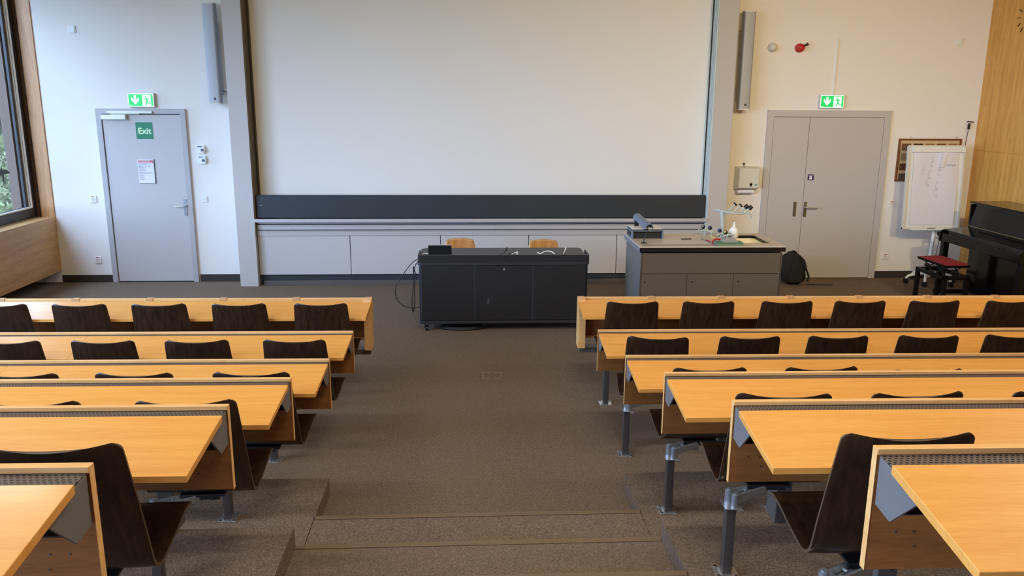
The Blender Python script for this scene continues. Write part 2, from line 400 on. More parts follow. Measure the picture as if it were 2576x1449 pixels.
text_part(es, 'lettering', 'Exit', .098, -3.769, YF-.0255, 1.775, M_lumin, align='CENTER', bold=.0022)
pn = thing('emergency_notice', 'white emergency notice with red heading in a clear holder on the left door', 'notice', (-3.785, YF-.024, 1.33))
part(pn, 'holder', B().box(-3.882, -3.688, YF-.028, YF-.0225, 1.196, 1.478), M_blackmetal)
part(pn, 'sheet', B().box(-3.884, -3.697, YF-.030, YF-.028, 1.200, 1.478), M_paper)
part(pn, 'red_heading', B().box(-3.876, -3.704, YF-.031, YF-.030, 1.436, 1.468), M_red)
b = B()
for (za, xa) in ((1.457, -3.735), (1.444, -3.712)): b.box(-3.872, xa, YF-.0318, YF-.031, za, za+.006)
part(pn, 'heading_lines', b, M_paper)
b = B()
for z, xa in ((1.424, -3.73), (1.414, -3.78), (1.380, -3.80), (1.365, -3.80), (1.354, -3.79), (1.345, -3.79), (1.295, -3.82), (1.286, -3.81), (1.272, -3.82), (1.263, -3.82), (1.248, -3.81), (1.238, -3.82)):
    b.box(-3.872, xa, YF-.0308, YF-.030, z, z+.0035)
part(pn, 'printed_lines', b, M_ink)
text_part(pn, 'lettering', 'BOT   P1 40', .026, -3.872, YF-.0310, 1.388, M_ink)
text_part(pn, 'lettering', '044 635 41 11', .026, -3.872, YF-.0310, 1.314, M_ink)

r = thing('door_2', '', '', (4.39, YF, 0)); del r['label']; del r['category']; r['kind'] = 'structure'
x0, x1 = 3.62, 5.155
b = B().prism([(x0, 0), (x0+.078, 0), (x0+.078, 2.008), (x1-.082, 2.008), (x1-.082, 0), (x1, 0), (x1, 2.086), (x0, 2.086)], 'y', YF-.03, YF)
part(r, 'door_frame', b, M_door, .002)
part(r, 'door_gap', B().box(x0+.07, x1-.07, YF-.010, YF, 0, 2.01), M_track)
lf = part(r, 'door_leaf', B().box(x0+.081, 4.142, YF-.028, YF-.008, .012, 2.004), M_door, .0015)
sub(lf, r, 'keyhole_plate', B().rbox(4.026, 4.062, YF-.034, YF-.028, .795, .977, .003, axis='y').cyl((4.046, YF-.0355, .92), (4.046, YF-.034, .92), .008), M_steel)
lf = part(r, 'door_leaf', B().box(4.147, x1-.086, YF-.028, YF-.008, .012, 2.004), M_door, .0015)
sub(lf, r, 'handle_plate', B().rbox(4.158, 4.194, YF-.034, YF-.028, .79, .977, .003, axis='y'), M_steel)
sub(lf, r, 'door_handle', B().tube([(4.178, YF-.034, .908), (4.178, YF-.075, .908), (4.21, YF-.08, .908), (4.315, YF-.075, .903)], .009, 10), M_chrome, smooth='auto')
st = thing('door_sticker', 'small square purple push sticker on the double door', 'sticker', (4.214, YF-.03, 1.29))
part(st, 'sticker_sheet', B().box(4.176, 4.253, YF-.0305, YF-.0285, 1.243, 1.316), M_purple)
b = B().box(4.195, 4.232, YF-.0312, YF-.0305, 1.253, 1.294).box(4.184, 4.248, YF-.0312, YF-.0305, 1.304, 1.308)
part(st, 'white_print', b, M_paper)
b = B().box(4.192, 4.205, YF-.032, YF-.0312, 1.271, 1.275).prism([(4.203, 1.265), (4.212, 1.273), (4.203, 1.281)], 'y', YF-.032, YF-.0312)
part(st, 'arrow', b, M_purple)

def exit_sign(cx, z0, label):
    w, h, d = .298, .158, .045
    r = thing('exit_sign', label, 'exit sign', (cx, YF, z0), group='lit emergency exit signs above the doors')
    x0 = cx-w/2; y = YF-d
    part(r, 'housing', B().box(x0, x0+w, y, YF, z0, z0+h), M_light, .003)
    part(r, 'lit_face', B().box(x0+.006, x0+w-.006, y-.003, y, z0+.006, z0+h-.006), M_signwhite)
    xm = x0+w*.555
    b = B().box(x0+.012, xm, y-.005, y-.003, z0+.012, z0+h-.012).box(x0+w-.034, x0+w-.012, y-.005, y-.003, z0+.012, z0+h-.012).box(xm, x0+w-.03, y-.005, y-.003, z0+h-.02, z0+h-.012)
    part(r, 'green_field', b, M_signgreen)
    ax = x0+w*.29
    arrow = [(ax-.013, z0+.132), (ax-.013, z0+.082), (ax-.042, z0+.112), (ax-.042, z0+.078), (ax, z0+.030), (ax+.042, z0+.078), (ax+.042, z0+.112), (ax+.013, z0+.082), (ax+.013, z0+.132)]
    part(r, 'down_arrow', B().prism(arrow, 'y', y-.0065, y-.005), M_signwhite)
    rx = x0+w*.70
    b = B().cyl((rx-.004, y-.0055, z0+.118), (rx-.004, y-.003, z0+.118), .009)
    def limb(p, q, t):
        p, q = Vector(p), Vector(q); n = (q-p).normalized(); m = Vector((-n.y, n.x))*t
        b.prism([tuple(p+m), tuple(p-m), tuple(q-m), tuple(q+m)], 'y', y-.0055, y-.003)
    limb((rx+.002, z0+.106), (rx+.014, z0+.068), .009); limb((rx, z0+.103), (rx-.018, z0+.090), .004); limb((rx-.018, z0+.090), (rx-.034, z0+.088), .004)
    limb((rx+.008, z0+.103), (rx+.028, z0+.098), .004); limb((rx+.028, z0+.098), (rx+.036, z0+.082), .004)
    limb((rx+.012, z0+.068), (rx+.004, z0+.042), .006); limb((rx+.004, z0+.042), (rx-.008, z0+.016), .005)
    limb((rx+.014, z0+.066), (rx+.030, z0+.044), .006); limb((rx+.030, z0+.044), (rx+.052, z0+.044), .005)
    part(r, 'running_figure', b, M_signgreen)
    part(r, 'small_print', B().box(x0+.022, x0+.05, y-.0058, y-.005, z0+.018, z0+.021), M_signwhite)
exit_sign(-3.769, 2.078, 'lit green exit sign with down arrow above the single left door')
exit_sign(4.388, 2.112, 'lit green exit sign with down arrow above the double door')
tag(obj('cable_conduit', B().box(4.401, 4.418, YF-.016, YF, 2.27, 2.918), M_white, bevel=.002), 'thin white cable duct rising above the sign over the double door', 'cable duct')

# ------------------------------------------------------------------ loudspeakers
def column_speaker(xc, z0, z1, label, side):
    r = thing('column_speaker', label, 'speaker', (xc, YF-.17, z0), group='slim column speakers beside the board')
    part(r, 'grille_body', B().rbox(xc-.066, xc+.066, YF-.21, YF-.09, z0+.012, z1-.012, .02), M_speaker, smooth='auto')
    for z in (z0, z1-.012): part(r, 'end_cap', B().rbox(xc-.068, xc+.068, YF-.213, YF-.088, z, z+.012, .02), M_offwhite)
    part(r, 'badge', B().box(xc-.002, xc+.020, YF-.2125, YF-.210, z0+.045, z0+.07), M_blackmetal)
    xb = xc+side*.02
    part(r, 'wall_bracket', B().box(xb-.03, xb+.03, YF-.095, YF, z0+.2, z0+.26).box(xb-.03, xb+.03, YF-.095, YF, z1-.35, z1-.29).box(xb-.035, xb+.035, YF-.012, YF, z0+.1, z1-.2), M_light, .002)
column_speaker(-2.886, 2.12, 3.222, 'slim grey column speaker on the wall left of the board', 1)
column_speaker(3.262, 2.09, 3.205, 'slim grey column speaker on the wall right of the board', -1)
tag(obj('speaker_cable', B().tube([(-2.82, YF-.1, 2.27), (-2.78, YF-.06, 2.25), (-2.75, YF-.03, 2.2), (-2.745, YF-.01, 2.18)], .004), M_blackmetal), 'short black cable beside the left column speaker', 'cable')

# ------------------------------------------------------------------ wall fittings
def socket(x, z, s, label, cat, kind):
    r = thing('wall_%s' % cat.replace(' ', '_') if False else cat.replace(' ', '_'), label, cat, (x, YF, z))
    part(r, 'cover_plate', B().rbox(x-s, x+s, YF-.012, YF, z-s, z+s, .006, axis='y'), M_white, .002)
    if kind == 'rocker':
        part(r, 'rocker', B().box(x-s*.55, x+s*.55, YF-.017, YF-.012, z-s*.6, z+s*.6), M_white, .002)
        part(r, 'indicator', B().box(x-s*.2, x-s*.05, YF-.0175, YF-.017, z-s*.3, z+s*.3), M_light)
    elif kind == 'blank':
        part(r, 'raised_cover', B().box(x-s*.78, x+s*.78, YF-.02, YF-.012, z-s*.78, z+s*.78), M_white, .003)
    else:
        part(r, 'round_insert', B().lathe([(s*.5, -.012), (s*.5, -.017), (s*.40, -.017), (s*.36, -.014), (.0005, -.014)], (x, YF, z), 20, 'y'), M_offwhite, smooth='auto')
        part(r, 'pin_cluster', B().box(x-s*.15, x+s*.15, YF-.0165, YF-.014, z-s*.08, z+s*.08), M_light)
        part(r, 'label_strip', B().box(x-s*.45, x+s*.45, YF-.013, YF-.012, z+s*.66, z+s*.86), M_red)
    return r
socket(-4.476, 2.934, .042, 'blank white cover plate high on the wall near the window', 'wall plate', 'blank')
socket(5.906, 2.90, .040, 'blank cream cover plate high on the wall above the flip chart', 'wall plate', 'blank')
socket(-3.152, 1.007, .038, 'white light switch right of the single door', 'light switch', 'rocker')
socket(-4.447, 1.008, .040, 'white wall socket at handle height left of the single door', 'wall socket', 'socket')
socket(-4.470, .272, .040, 'white wall socket near the floor left of the single door', 'wall socket', 'socket')
socket(5.293, .946, .038, 'white wall socket at handle height right of the double door', 'wall socket', 'socket')
socket(5.281, .277, .038, 'white wall socket near the floor right of the double door', 'wall socket', 'socket')
def thermo(x, z, label):
    r = thing('dial_controller', label, 'wall control', (x, YF, z), group='white dial controls beside the left door')
    part(r, 'casing', B().box(x-.046, x+.044, YF-.03, YF, z-.048, z+.05), M_white, .004)
    part(r, 'name_strip', B().box(x-.036, x+.018, YF-.0315, YF-.03, z+.028, z+.040), mat('blue_strip', (76, 112, 160), .5))
    part(r, 'dial_ring', B().cyl((x+.022, YF-.03, z-.004), (x+.022, YF-.042, z-.004), .029, 24), M_white, smooth='auto')
    part(r, 'dial', B().cyl((x+.022, YF-.042, z-.004), (x+.022, YF-.052, z-.004), .016, 12), mat('dial_blue', (78, 86, 118), .5), smooth='auto')
thermo(-3.142, 1.594, 'white wall control with blue dial, upper of the pair by the left door')
thermo(-3.138, 1.473, 'white wall control with blue dial, lower of the pair by the left door')
r = thing('alarm_beacon', 'round white alarm beacon on the wall left of the red sounder', 'alarm', (3.617, YF, 2.812))
part(r, 'base', B().lathe([(.055, 0), (.055, -.02), (.05, -.03)], (3.617, YF, 2.812), 24, 'y'), M_offwhite, smooth='auto')
part(r, 'dome', B().lathe([(.046, -.03), (.044, -.05), (.036, -.066), (.02, -.078), (.002, -.082)], (3.617, YF, 2.812), 24, 'y'), M_offwhite, smooth='auto')
r = thing('alarm_sounder', 'round red fire alarm sounder high on the wall', 'alarm', (3.943, YF, 2.81))
part(r, 'base', B().lathe([(.052, 0), (.052, -.03), (.047, -.035)], (3.943, YF, 2.81), 24, 'y'), M_red, smooth='auto')
part(r, 'horn', B().lathe([(.044, -.035), (.042, -.075), (.036, -.08), (.030, -.066), (.022, -.066), (.02, -.074), (.002, -.076)], (3.943, YF, 2.81), 24, 'y'), M_red, smooth='auto')
part(r, 'cable_gland', B().cyl((3.985, YF-.03, 2.83), (4.03, YF-.05, 2.853), .012).cyl((4.02, YF-.045, 2.85), (4.034, YF-.052, 2.856), .016), M_blackmetal)
# towel dispenser
r = thing('towel_dispenser', 'pale grey paper towel dispenser left of the double door', 'dispenser', (3.395, YF, 1.12))
x0, x1, z0, z1, y = 3.262, 3.545, 1.125, 1.412, YF-.125
b = B().hexa([(x0, YF, z0), (x1, YF, z0), (x1, YF, z1), (x0, YF, z1)][::-1], [(x0+.03, y, z0+.03), (x1-.005, y, z0+.03), (x1-.005, y, z1-.018), (x0+.03, y, z1-.018)][::-1])
part(r, 'cover', b, M_offwhite, .008)
part(r, 'level_window', B().lathe([(.019, -.0), (.019, -.003)], (3.437, y, 1.205), 20, 'y').prism([(3.419, 1.207), (3.455, 1.207), (3.444, 1.172), (3.430, 1.172)], 'y', y-.003, y), mat('window_brown', (122, 108, 84), .3))
part(r, 'logo_patch', B().box(3.484, 3.512, y-.002, y, 1.186, 1.203), mat('teal_patch', (64, 146, 150), .5))
part(r, 'paper_towel', B().rbox(x0+.03, x1-.05, YF-.09, YF-.02, 1.085, 1.130, .018, axis='x'), M_paper)
part(r, 'lock', B().cyl((3.372, YF-.02, 1.443), (3.372, YF, 1.443), .011).box(3.369, 3.375, YF-.02, YF-.01, 1.412, 1.44), M_blackmetal)

# framed wood samples
r = thing('sample_board', 'framed board of wood samples hanging behind the flip chart', 'framed board', (5.68, YF, 1.49))
x0, x1, z0, z1 = 5.290, 6.082, 1.229, 1.752
b = B().box(x0, x1, YF-.022, YF, z0, z0+.022).box(x0, x1, YF-.022, YF, z1-.022, z1).box(x0, x0+.022, YF-.022, YF, z0+.022, z1-.022).box(x1-.022, x1, YF-.022, YF, z0+.022, z1-.022)
part(r, 'frame', b, mat('brown_frame_wood', (118, 74, 40), .45))
part(r, 'backing', B().box(x0+.02, x1-.02, YF-.012, YF-.001, z0+.02, z1-.02), mat('pale_backing_wood', (206, 176, 132), .6))
cols = [[(112, 80, 58), (60, 38, 32), (166, 126, 88), (126, 86, 60), (160, 118, 84)], [(164, 136, 100), (120, 80, 50), (90, 60, 44), (150, 110, 70), (130, 96, 70)], [(104, 60, 30), (140, 100, 64), (96, 70, 50), (170, 130, 90), (110, 76, 50)], [(98, 78, 62), (150, 116, 80), (80, 54, 40), (126, 92, 66), (160, 124, 86)]]
for i in range(4):
    for j in range(5):
        xa = x0+.042+j*.148; za = z1-.062-.082-i*.122
        part(r, 'wood_sample', B().box(xa, xa+.116, YF-.0145, YF-.012, za, za+.085), wood('sample_%d%d' % (i, j), cols[i][j], tuple(int(v*.85) for v in cols[i][j]), (1, 9, 9), 9, .5))
part(r, 'hook', B().tube([(5.41, YF-.008, 1.752), (5.42, YF-.008, 1.77), (5.44, YF-.008, 1.772)], .004).tube([(6.0, YF-.008, 1.752), (6.01, YF-.008, 1.77), (6.03, YF-.008, 1.772)], .004), M_alu)

# ------------------------------------------------------------------ board wall
for i, (x0, x1, y0) in enumerate(((-2.715, -2.505, 9.60), (2.872, 3.100, 9.60))):
    struct('trim_%d' % (i+5), B().box(x0, x1, y0, YF, 0, ZC), M_col, bevel=.002)
r = thing('projection_board', 'tall white writing and projection surface between the grey pillars', 'whiteboard', (.19, 9.80, 1.0))
part(r, 'white_surface', B().box(-2.47, 2.842, 9.815, 9.835, 1.0, ZC-.02), M_screen)
part(r, 'edge_trim', B().box(2.836, 2.850, 9.800, 9.835, .6, ZC-.02), M_tracklit)
part(r, 'edge_trim', B().box(-2.482, -2.468, 9.800, 9.835, .6, ZC-.02), M_track)  # same trim as the right edge, coloured dark for its shaded side
b = B()
for y, t in ((9.615, .012), (9.66, .02), (9.71, .02), (9.76, .02)): b.box(-2.505, -2.497, y, y+t, .60, ZC-.02)
part(r, 'guide_rail', b, mat('guide_rail_shaded', (120, 108, 92), .45))  # rails coloured darker, shade of the side turned from the windows
b = B()
for y, t in ((9.615, .012), (9.66, .02), (9.71, .02), (9.76, .02)): b.box(2.862, 2.872, y, y+t, .60, ZC-.02)
part(r, 'guide_rail', b, M_tracklit)
r = thing('blackboard', 'dark slate sliding blackboard strip lowered in front of the white surface', 'blackboard', (.19, 9.66, .8))
part(r, 'slate', B().box(-2.485, 2.862, 9.655, 9.685, .815, 1.068), M_bboard, .002)
part(r, 'top_edge', B().box(-2.487, 2.860, 9.665, 9.715, 1.068, 1.080), M_plinth, .002)
part(r, 'chalk_tray', B().prism([(9.585, .772), (9.654, .772), (9.654, .804), (9.592, .804), (9.592, .810), (9.585, .810)], 'x', -2.503, 2.868), M_trim)
part(r, 'handle_mark', B().box(-2.455, -2.42, 9.653, 9.655, .963, .966), M_alu)
r = thing('chalk_ledge', 'brushed metal ledge with two dark slots under the blackboard', 'ledge', (.19, 9.7, .6))
for z0, z1 in ((.600, .662), (.672, .730), (.741, .771)):
    b = B().prism([(9.665, z0), (9.698, z0), (9.698, z1), (9.655, z1), (9.655, z1-.010), (9.665, z1-.012)], 'x', -2.495, 2.862)
    part(r, 'slat_rail', b, M_trim)
part(r, 'shadow_gap', B().box(-2.495, 2.862, 9.70, 9.80, .60, .79), M_dark)
r = thing('wall_cabinet', 'row of flat light grey cabinet fronts under the blackboard', 'cabinet', (.17, 9.7, 0))
xs = [-2.502, -1.416, -.338, .724, 1.799, 2.868]
for a, c in zip(xs, xs[1:]):
    part(r, 'cabinet_front', B().box(a+.004, c-.004, 9.68, 9.70, .124, .598), M_light, .0015)
part(r, 'carcass', B().box(-2.50, 2.866, 9.70, 9.88, .124, .60), M_dark)
part(r, 'plinth', B().box(-2.50, 2.866, 9.715, 9.88, .0, .124), M_plinth)
part(r, 'floor_strip', B().box(-2.46, 2.866, 9.665, 9.69, .0, .016).box(-2.46, 2.866, 9.68, 9.70, .0, .05), M_greybox, .002)

# ------------------------------------------------------------------ lecture rows
ROWW = ['front', 'second', 'third', 'fourth', 'fifth', 'sixth']
LEV = [0, 0, 1, 3, 5, 7]
P_L = [(-.734, .719), (-.759, .715), (-.761, .819), (-.767, 1.028), (-.763, 1.255), (-.766, 1.478)]
P_R = [(.835, .715), (.857, .709), (.866, .821), (.860, 1.032), (.861, 1.247), (.862, 1.488)]
HP, D, TAU, BB = .286, .290, .203, .0945
SK = -.015
def desk(k, side):
    """k row index from the front; side -1 left block, +1 right block"""
    x0, zt = (P_L, P_R)[side > 0][k]; yk = 6.072-.9*k; lv = LEV[k]*ST
    L = 3.35 if side < 0 else 4.5
    if side > 0 and k == 0: L = 4.0
    blk = 'left' if side < 0 else 'right'
    nm = ROWW[k]
    if k == 0: lab = 'front beech desk row with square end post and clipped rail, %s block' % blk
    else: lab = '%s beech desk row counted from the front, %s block' % (nm, blk)
    r = thing('lecture_desk', lab, 'desk', (x0, yk, lv), SK, 'fixed lecture desk rows')
    s = side; z = zt-lv
    def X(a): return s*a
    def bx(b, a0, a1, y0, y1, z0, z1): return b.box(min(X(a0), X(a1)), max(X(a0), X(a1)), y0, y1, z0, z1)
    def mk(name, b, m, bevel=0, smooth=False, label=None, parent=None):
        o = obj(name, b, m, parent or r, bevel, smooth)
        if label: o['label'] = label
        return o
    # desk board in two lengths, tilted towards the seats
    seam = (1.66 if s < 0 else 1.72) if k in (0, 1, 2) else 99
    cuts = [0, seam, L] if seam < L else [0, L]
    for a0, a1 in zip(cuts, cuts[1:]):
        eb, ef = (-.008, .004) if a0 == 0 else (a0+.0008, a0+.0008)
        yb_, yf = -BB, -BB-D; zb, zf = z-.001, z-.001-D*TAU; th = .020
        pts = [(X(eb), yb_, zb), (X(a1), yb_, zb), (X(a1), yf, zf), (X(ef), yf, zf)]
        mk('desktop', B().hexa([(p[0], p[1], p[2]-th) for p in pts], pts), M_desk, .0012)
    # upright panel at the far edge
    if k == 0:
        mk('back_panel', bx(B(), .05, L, -.03, -.012, .41, z-.004), M_panelshade, .001)
        mk('top_rail', bx(B(), .0, L, -.032, 0, z-.018, z), M_deskedge, .002)
        mk('bottom_rail', bx(B(), .05, L, -.045, -.01, .395, .412), M_deskedge, .001)
        poly = [(-.035, z-.02), (-.035, z-.115), (-.10, z-.12), (-.182, z-.048), (-.098, z-.026)]
        mk('end_bracket', B().prism(poly, 'x', min(X(.060), X(.066)), max(X(.060), X(.066))), M_bracket)
        mk('end_post', bx(B(), 0, .056, -.125, .0, .335, z), M_deskedge, .002)
        for i in range(8):
            a = .028 if i == 0 else .028+i*.5455
            if a > L-.05: break
            mk('rail_clip', bx(B(), a-.027, a+.027, -.036, .004, z-.02, z+.004), mat('clip_beech', (204, 156, 108), .5) if i == 0 and s < 0 else bpy.data.materials['clip_beech'], .001)
            if i in (2, 4, 6): mk('support_post', bx(B(), a-.012, a+.012, -.05, -.03, .4, z-.09), M_trim)
        mk('foot_bar', bx(B(), .02, L, -.07, .03, .285, .325), M_greybox, .002, label='dark grey metal bar')
        for a in (1.1, 2.9): mk('leg', bx(B(), a, a+.07, -.06, .02, 0, .285), M_greybox, .002)
    else:
        mk('back_panel', bx(B(), 0.0, L, -.018, 0, z-HP, z-.004), M_panelshade, .001)
        b = bx(B(), -.0005, L, -.0215, .001, z-.013, z)
        bx(b, -.0015, .0, -.0195, .001, z-HP-.001, z)
        mk('edge_band', b, M_deskedge, .0008, label='pale beech edge band')
        mk('cable_grille', bx(B(), .006, L, -.096, -.018, z-.018, z-.0145), M_grille)
        # folded bracket plate under the end of the board
        poly = [(-.022, z-.017), (-.024, z-.125), (-.088, z-.132), (-.182, z-.042), (-.098, z-.022)]
        for a in ((.004, .010), (1.15, 1.153), (2.3, 2.303)):
            b = B().prism(poly, 'x', min(X(a[0]), X(a[1])), max(X(a[0]), X(a[1])))
            mk('end_bracket', b, M_bracket, .0008)
        b = bx(B(), .012, L, -.080, -.022, z-.122, z-.119)
        mk('cable_tray', b, M_bdesk2)
        for a in (.54, 2.2, 3.2):
            mk('leg', bx(B(), a, a+.068, -.03, .085, 0, z-HP+.002), M_greybox, .003)
        for (a, zz) in ((.06, .165), (.10, .165), (.105, .20)):
            mk('screw', B().cyl((X(a), -.0195, z-zz-.03), (X(a), -.0178, z-zz-.03), .003, 8), M_steel)
    return r
for k in range(6):
    for s in (-1, 1): desk(k, s)

# swing seats ---------------------------------------------------------------
def make_seat(loc, rz, label):
    r = thing('swing_seat', label, 'seat', loc, rz, 'dark swing seats fixed behind the desk rows')
    DX = .17
    # shell: profile swept across, rounded corners, dished back
    prof = [(-.024, .800), (-.002, .70), (.020, .60), (.040, .50), (.050, .44), (.058, .406), (.076, .383), (.106, .376), (.16, .388), (.24, .410), (.30, .424), (.345, .426), (.376, .416), (.385, .404)]
    P = catmull([Vector((0, a, c)) for a, c in prof], 4)
    ln = [0]
    for a, c in zip(P, P[1:]): ln.append(ln[-1]+(c-a).length)
    T = ln[-1]; N = 18; rad = .024
    bm = bmesh.new(); grid = []
    # extra stations near the two ends so that the corners read as arcs
    stations = [rad*(1-math.cos(PI/2*i/6)) for i in range(6)]
    ss = stations+[l for l in ln if rad < l < T-rad]+[T-v for v in reversed(stations)]
    def at_len(l):
        for i in range(len(ln)-1):
            if ln[i+1] >= l: 
                t = (l-ln[i])/max(1e-9, ln[i+1]-ln[i]); return P[i].lerp(P[i+1], t)
        return P[-1]
    for l in ss:
        p = at_len(l); u = l/T
        half = .186+.030*min(1, u/.75)
        for d in (l, T-l):
            if d < rad: half -= rad-math.sqrt(max(0, rad*rad-(rad-d)**2))
        row = []
        for j in range(N+1):
            q = -1+2*j/N; x = q*half
            back = max(0, 1-l/.40)
            y = p.y-.022*(1-q*q)*(.35+.65*back)*(1 if l < .5 else 0)+(-.0)
            if l >= .34: y = p.y-.0098*(1-q*q)*max(0, 1-(l-.34)/.2)
            z = p.z-.012*(1-q*q)*max(0, 1-l/.12)
            if l > T-.12: z -= 0
            row.append(bm.verts.new((DX+x, y, z)))
        grid.append(row)
    for A, C in zip(grid, grid[1:]):
        for j in range(N): bm.faces.new((A[j], A[j+1], C[j+1], C[j]))
    sh = obj('seat_shell', bm, M_wenge, r, smooth=True)
    sh.data.materials.append(M_plyedge)
    md = sh.modifiers.new('solid', 'SOLIDIFY'); md.thickness = .0105; md.offset = 0; md.material_offset_rim = 1
    md = sh.modifiers.new('bevel', 'BEVEL'); md.width = .003; md.segments = 2; md.limit_method = 'ANGLE'; md.angle_limit = math.radians(50)
    # post
    b = B().rbox(-.020, .020, -.022, .022, .006, .300, .004)
    obj('post', b, M_postgrey, r, smooth='auto')
    bp = obj('base_plate', B().box(-.046, .046, -.046, .046, 0, .006).box(-.026, -.019, -.03, .03, .006, .014), M_chrome, r, .001)
    b = B()
    for x in (-.035, .035):
        for y in (-.035, .035): b.cyl((x, y, .006), (x, y, .009), .007, 12)
    obj('bolt', b, M_steel, bp)
    obj('pivot_plate', B().prism([(-.03, -.035), (.04, -.035), (.04, .0), (.0, .045), (-.03, .045)], 'z', .300, .304).box(.02, .045, -.036, -.030, .29, .300), M_chrome, r, .0008)
    b = B()
    for (x, y) in ((-.004, .022), (.012, -.018)):
        b.cyl((x, y, .304), (x, y, .362), .015, 18).cyl((x, y, .362), (x, y, .367), .009, 14)
    obj('pivot', b, M_cast, r, smooth='auto')
    b = B()
    for (x, y, tx, ty) in ((-.004, .022, .135, .10), (.012, -.018, .150, .055)):
        d = Vector((tx-x, ty-y, 0)).normalized(); n = Vector((-d.y, d.x, 0))*.004
        p0, p1 = Vector((x, y, 0)), Vector((tx, ty, 0))
        b.hexa([(p0.x-n.x, p0.y-n.y, .315), (p1.x-n.x, p1.y-n.y, .330), (p1.x+n.x, p1.y+n.y, .330), (p0.x+n.x, p0.y+n.y, .315)],
               [(p0.x-n.x, p0.y-n.y, .358), (p1.x-n.x, p1.y-n.y, .360), (p1.x+n.x, p1.y+n.y, .360), (p0.x+n.x, p0.y+n.y, .358)])
    b.hexa([(.03, .0, .325), (.13, .05, .335), (.12, .085, .335), (.02, .028, .325)], [(.03, .0, .332), (.13, .05, .343), (.12, .085, .343), (.02, .028, .332)])
    b.cyl((.07, .03, .352), (.065, .045, .352), .006, 10)
    obj('swing_arm', b, M_cast, r, .0015)
    b = B().cyl((.145, .075, .315), (.145, .075, .352), .022, 18)
    obj('seat_pivot', b, M_cast, r, smooth='auto')
    b = B().box(.085, .26, .06, .20, .352, .362).box(.10, .24, .06, .07, .340, .352).cyl((.12, .05, .346), (.12, .062, .346), .005, 10).cyl((.215, .05, .346), (.215, .062, .346), .005, 10)
    obj('seat_bracket', b, M_blackmetal, r, .001)
    return r
first = None
NTH = ['nearest the aisle', 'second from the aisle', 'third from the aisle', 'fourth from the aisle', 'fifth from the aisle', 'sixth from the aisle', 'seventh from the aisle']
#  row, side, [(centre x, small turn)]
SEATS = {(0, 1): [(1.176, 0), (1.728, 0), (2.303, 0), (2.842, .0), (3.395, .02), (3.965, .04)],
         (1, 1): [(1.155, -.10), (1.723, .0), (2.275, .0), (2.844, -.03), (3.400, -.08)],
         (2, 1): [(1.203, .0), (1.771, .03), (2.318, .04)],
         (3, 1): [(1.219, -.04), (1.747, .05), (2.318, 0)],
         (4, 1): [(1.200, .0)],
         (0, -1): [(-1.046, .0), (-1.617, .02), (-2.172, .03), (-2.720, .0), (-3.265, .03)],
         (1, -1): [(-1.044, -.03), (-1.621, .02), (-2.170, -.02), (-2.722, .02)],
         (2, -1): [(-1.062, -.02), (-1.624, -.02), (-2.172, .0)],
         (3, -1): [(-1.062, .03), (-1.634, .0)],
         (4, -1): [(-1.096, .04)]}
for (k, s), lst in SEATS.items():
    x00 = (P_L, P_R)[s > 0][k][0]
    for i, (cx, rz) in enumerate(lst):
        yk = 6.072-.9*k+SK*(cx-x00); y = yk-.4275
        a = rz+SK
        px = cx-.17*math.cos(a); py = y-.17*math.sin(a)
        lab = 'dark plywood swing seat, %s row of %s block, %s' % (ROWW[k], 'left' if s < 0 else 'right', NTH[i])
        if first is None: t = first = make_seat((px, py, LEV[k]*ST), a, lab)
        else: t = dup(first, (px, py, LEV[k]*ST), a, lab)
        for c in t.children:
            if c.name.startswith('seat_shell'): c.location.z = (-.012, -.008, -.004, -.008, .010)[k]-(.016 if (k, s, i) == (2, 1, 2) else 0)

# ------------------------------------------------------------------ black lecturer's desk
r = thing('lecturer_desk', 'black rolling lecturer desk in front of the cabinet wall', 'desk', (.335, 7.8, 0))
x0, x1, y0, y1 = -.482, 1.150, 7.58, 8.04
part(r, 'carcass', B().rbox(x0+.006, x1-.006, y0+.012, y1, .088, .70, .04, 6), M_bdesk, smooth='auto')
for a, c in ((x0+.03, .050), (.062, .606), (.620, x1-.03)):
    part(r, 'front_panel', B().box(a, c, y0+.004, y0+.014, .115, .655), M_bdesk, .002)
part(r, 'divider', B().box(.049, .063, y0+.002, y0+.012, .115, .655), M_bdesk2)
part(r, 'divider', B().box(.605, .621, y0+.002, y0+.012, .115, .655), M_bdesk2)
part(r, 'lock', B().cyl((.335, y0+.004, .617), (.335, y0-.002, .617), .011, 20), M_chrome, smooth='auto')
part(r, 'band', B().rbox(x0-.004, x1+.004, y0-.004, y1, .657, .683, .045, 6), M_bdesk2, .002)
part(r, 'base_rail', B().rbox(x0, x1, y0, y1, .082, .105, .042, 6), M_bdesk2, .002)
b = B().rbox(x0, x1, y0, y0+.03, .683, .757, .012).box(x0, x0+.014, y0+.02, y0+.26, .683, .757).box(x1-.014, x1, y0+.02, y0+.26, .683, .757)
part(r, 'parapet', b, M_bdesk, .003)
b = B().box(x0+.01, x1-.01, y0+.002, y0+.014, .7565, .7585)
part(r, 'parapet_edge', b, mat('grey_edge', (92, 92, 96), .35))  # thin lighter grey strip along the parapet's front top edge
part(r, 'desktop', B().rbox(x0+.012, x1-.02, y0+.02, y1+.05, .705, .732, .06, 6), mat('desk_top_charcoal', (46, 46, 50), .4), .002)
for xx in (x0+.07, x1-.07):
    for yy in (y0+.06, y1-.06):
        c = part(r, 'caster', B().cyl((xx-.012, yy, .026), (xx+.012, yy, .026), .026, 20), M_blackmetal, smooth='auto')
        sub(c, r, 'caster_fork', B().box(xx-.02, xx-.014, yy-.02, yy+.025, .03, .084).box(xx+.014, xx+.02, yy-.02, yy+.025, .03, .084).box(xx-.02, xx+.02, yy-.02, yy+.025, .07, .084), M_blackmetal)
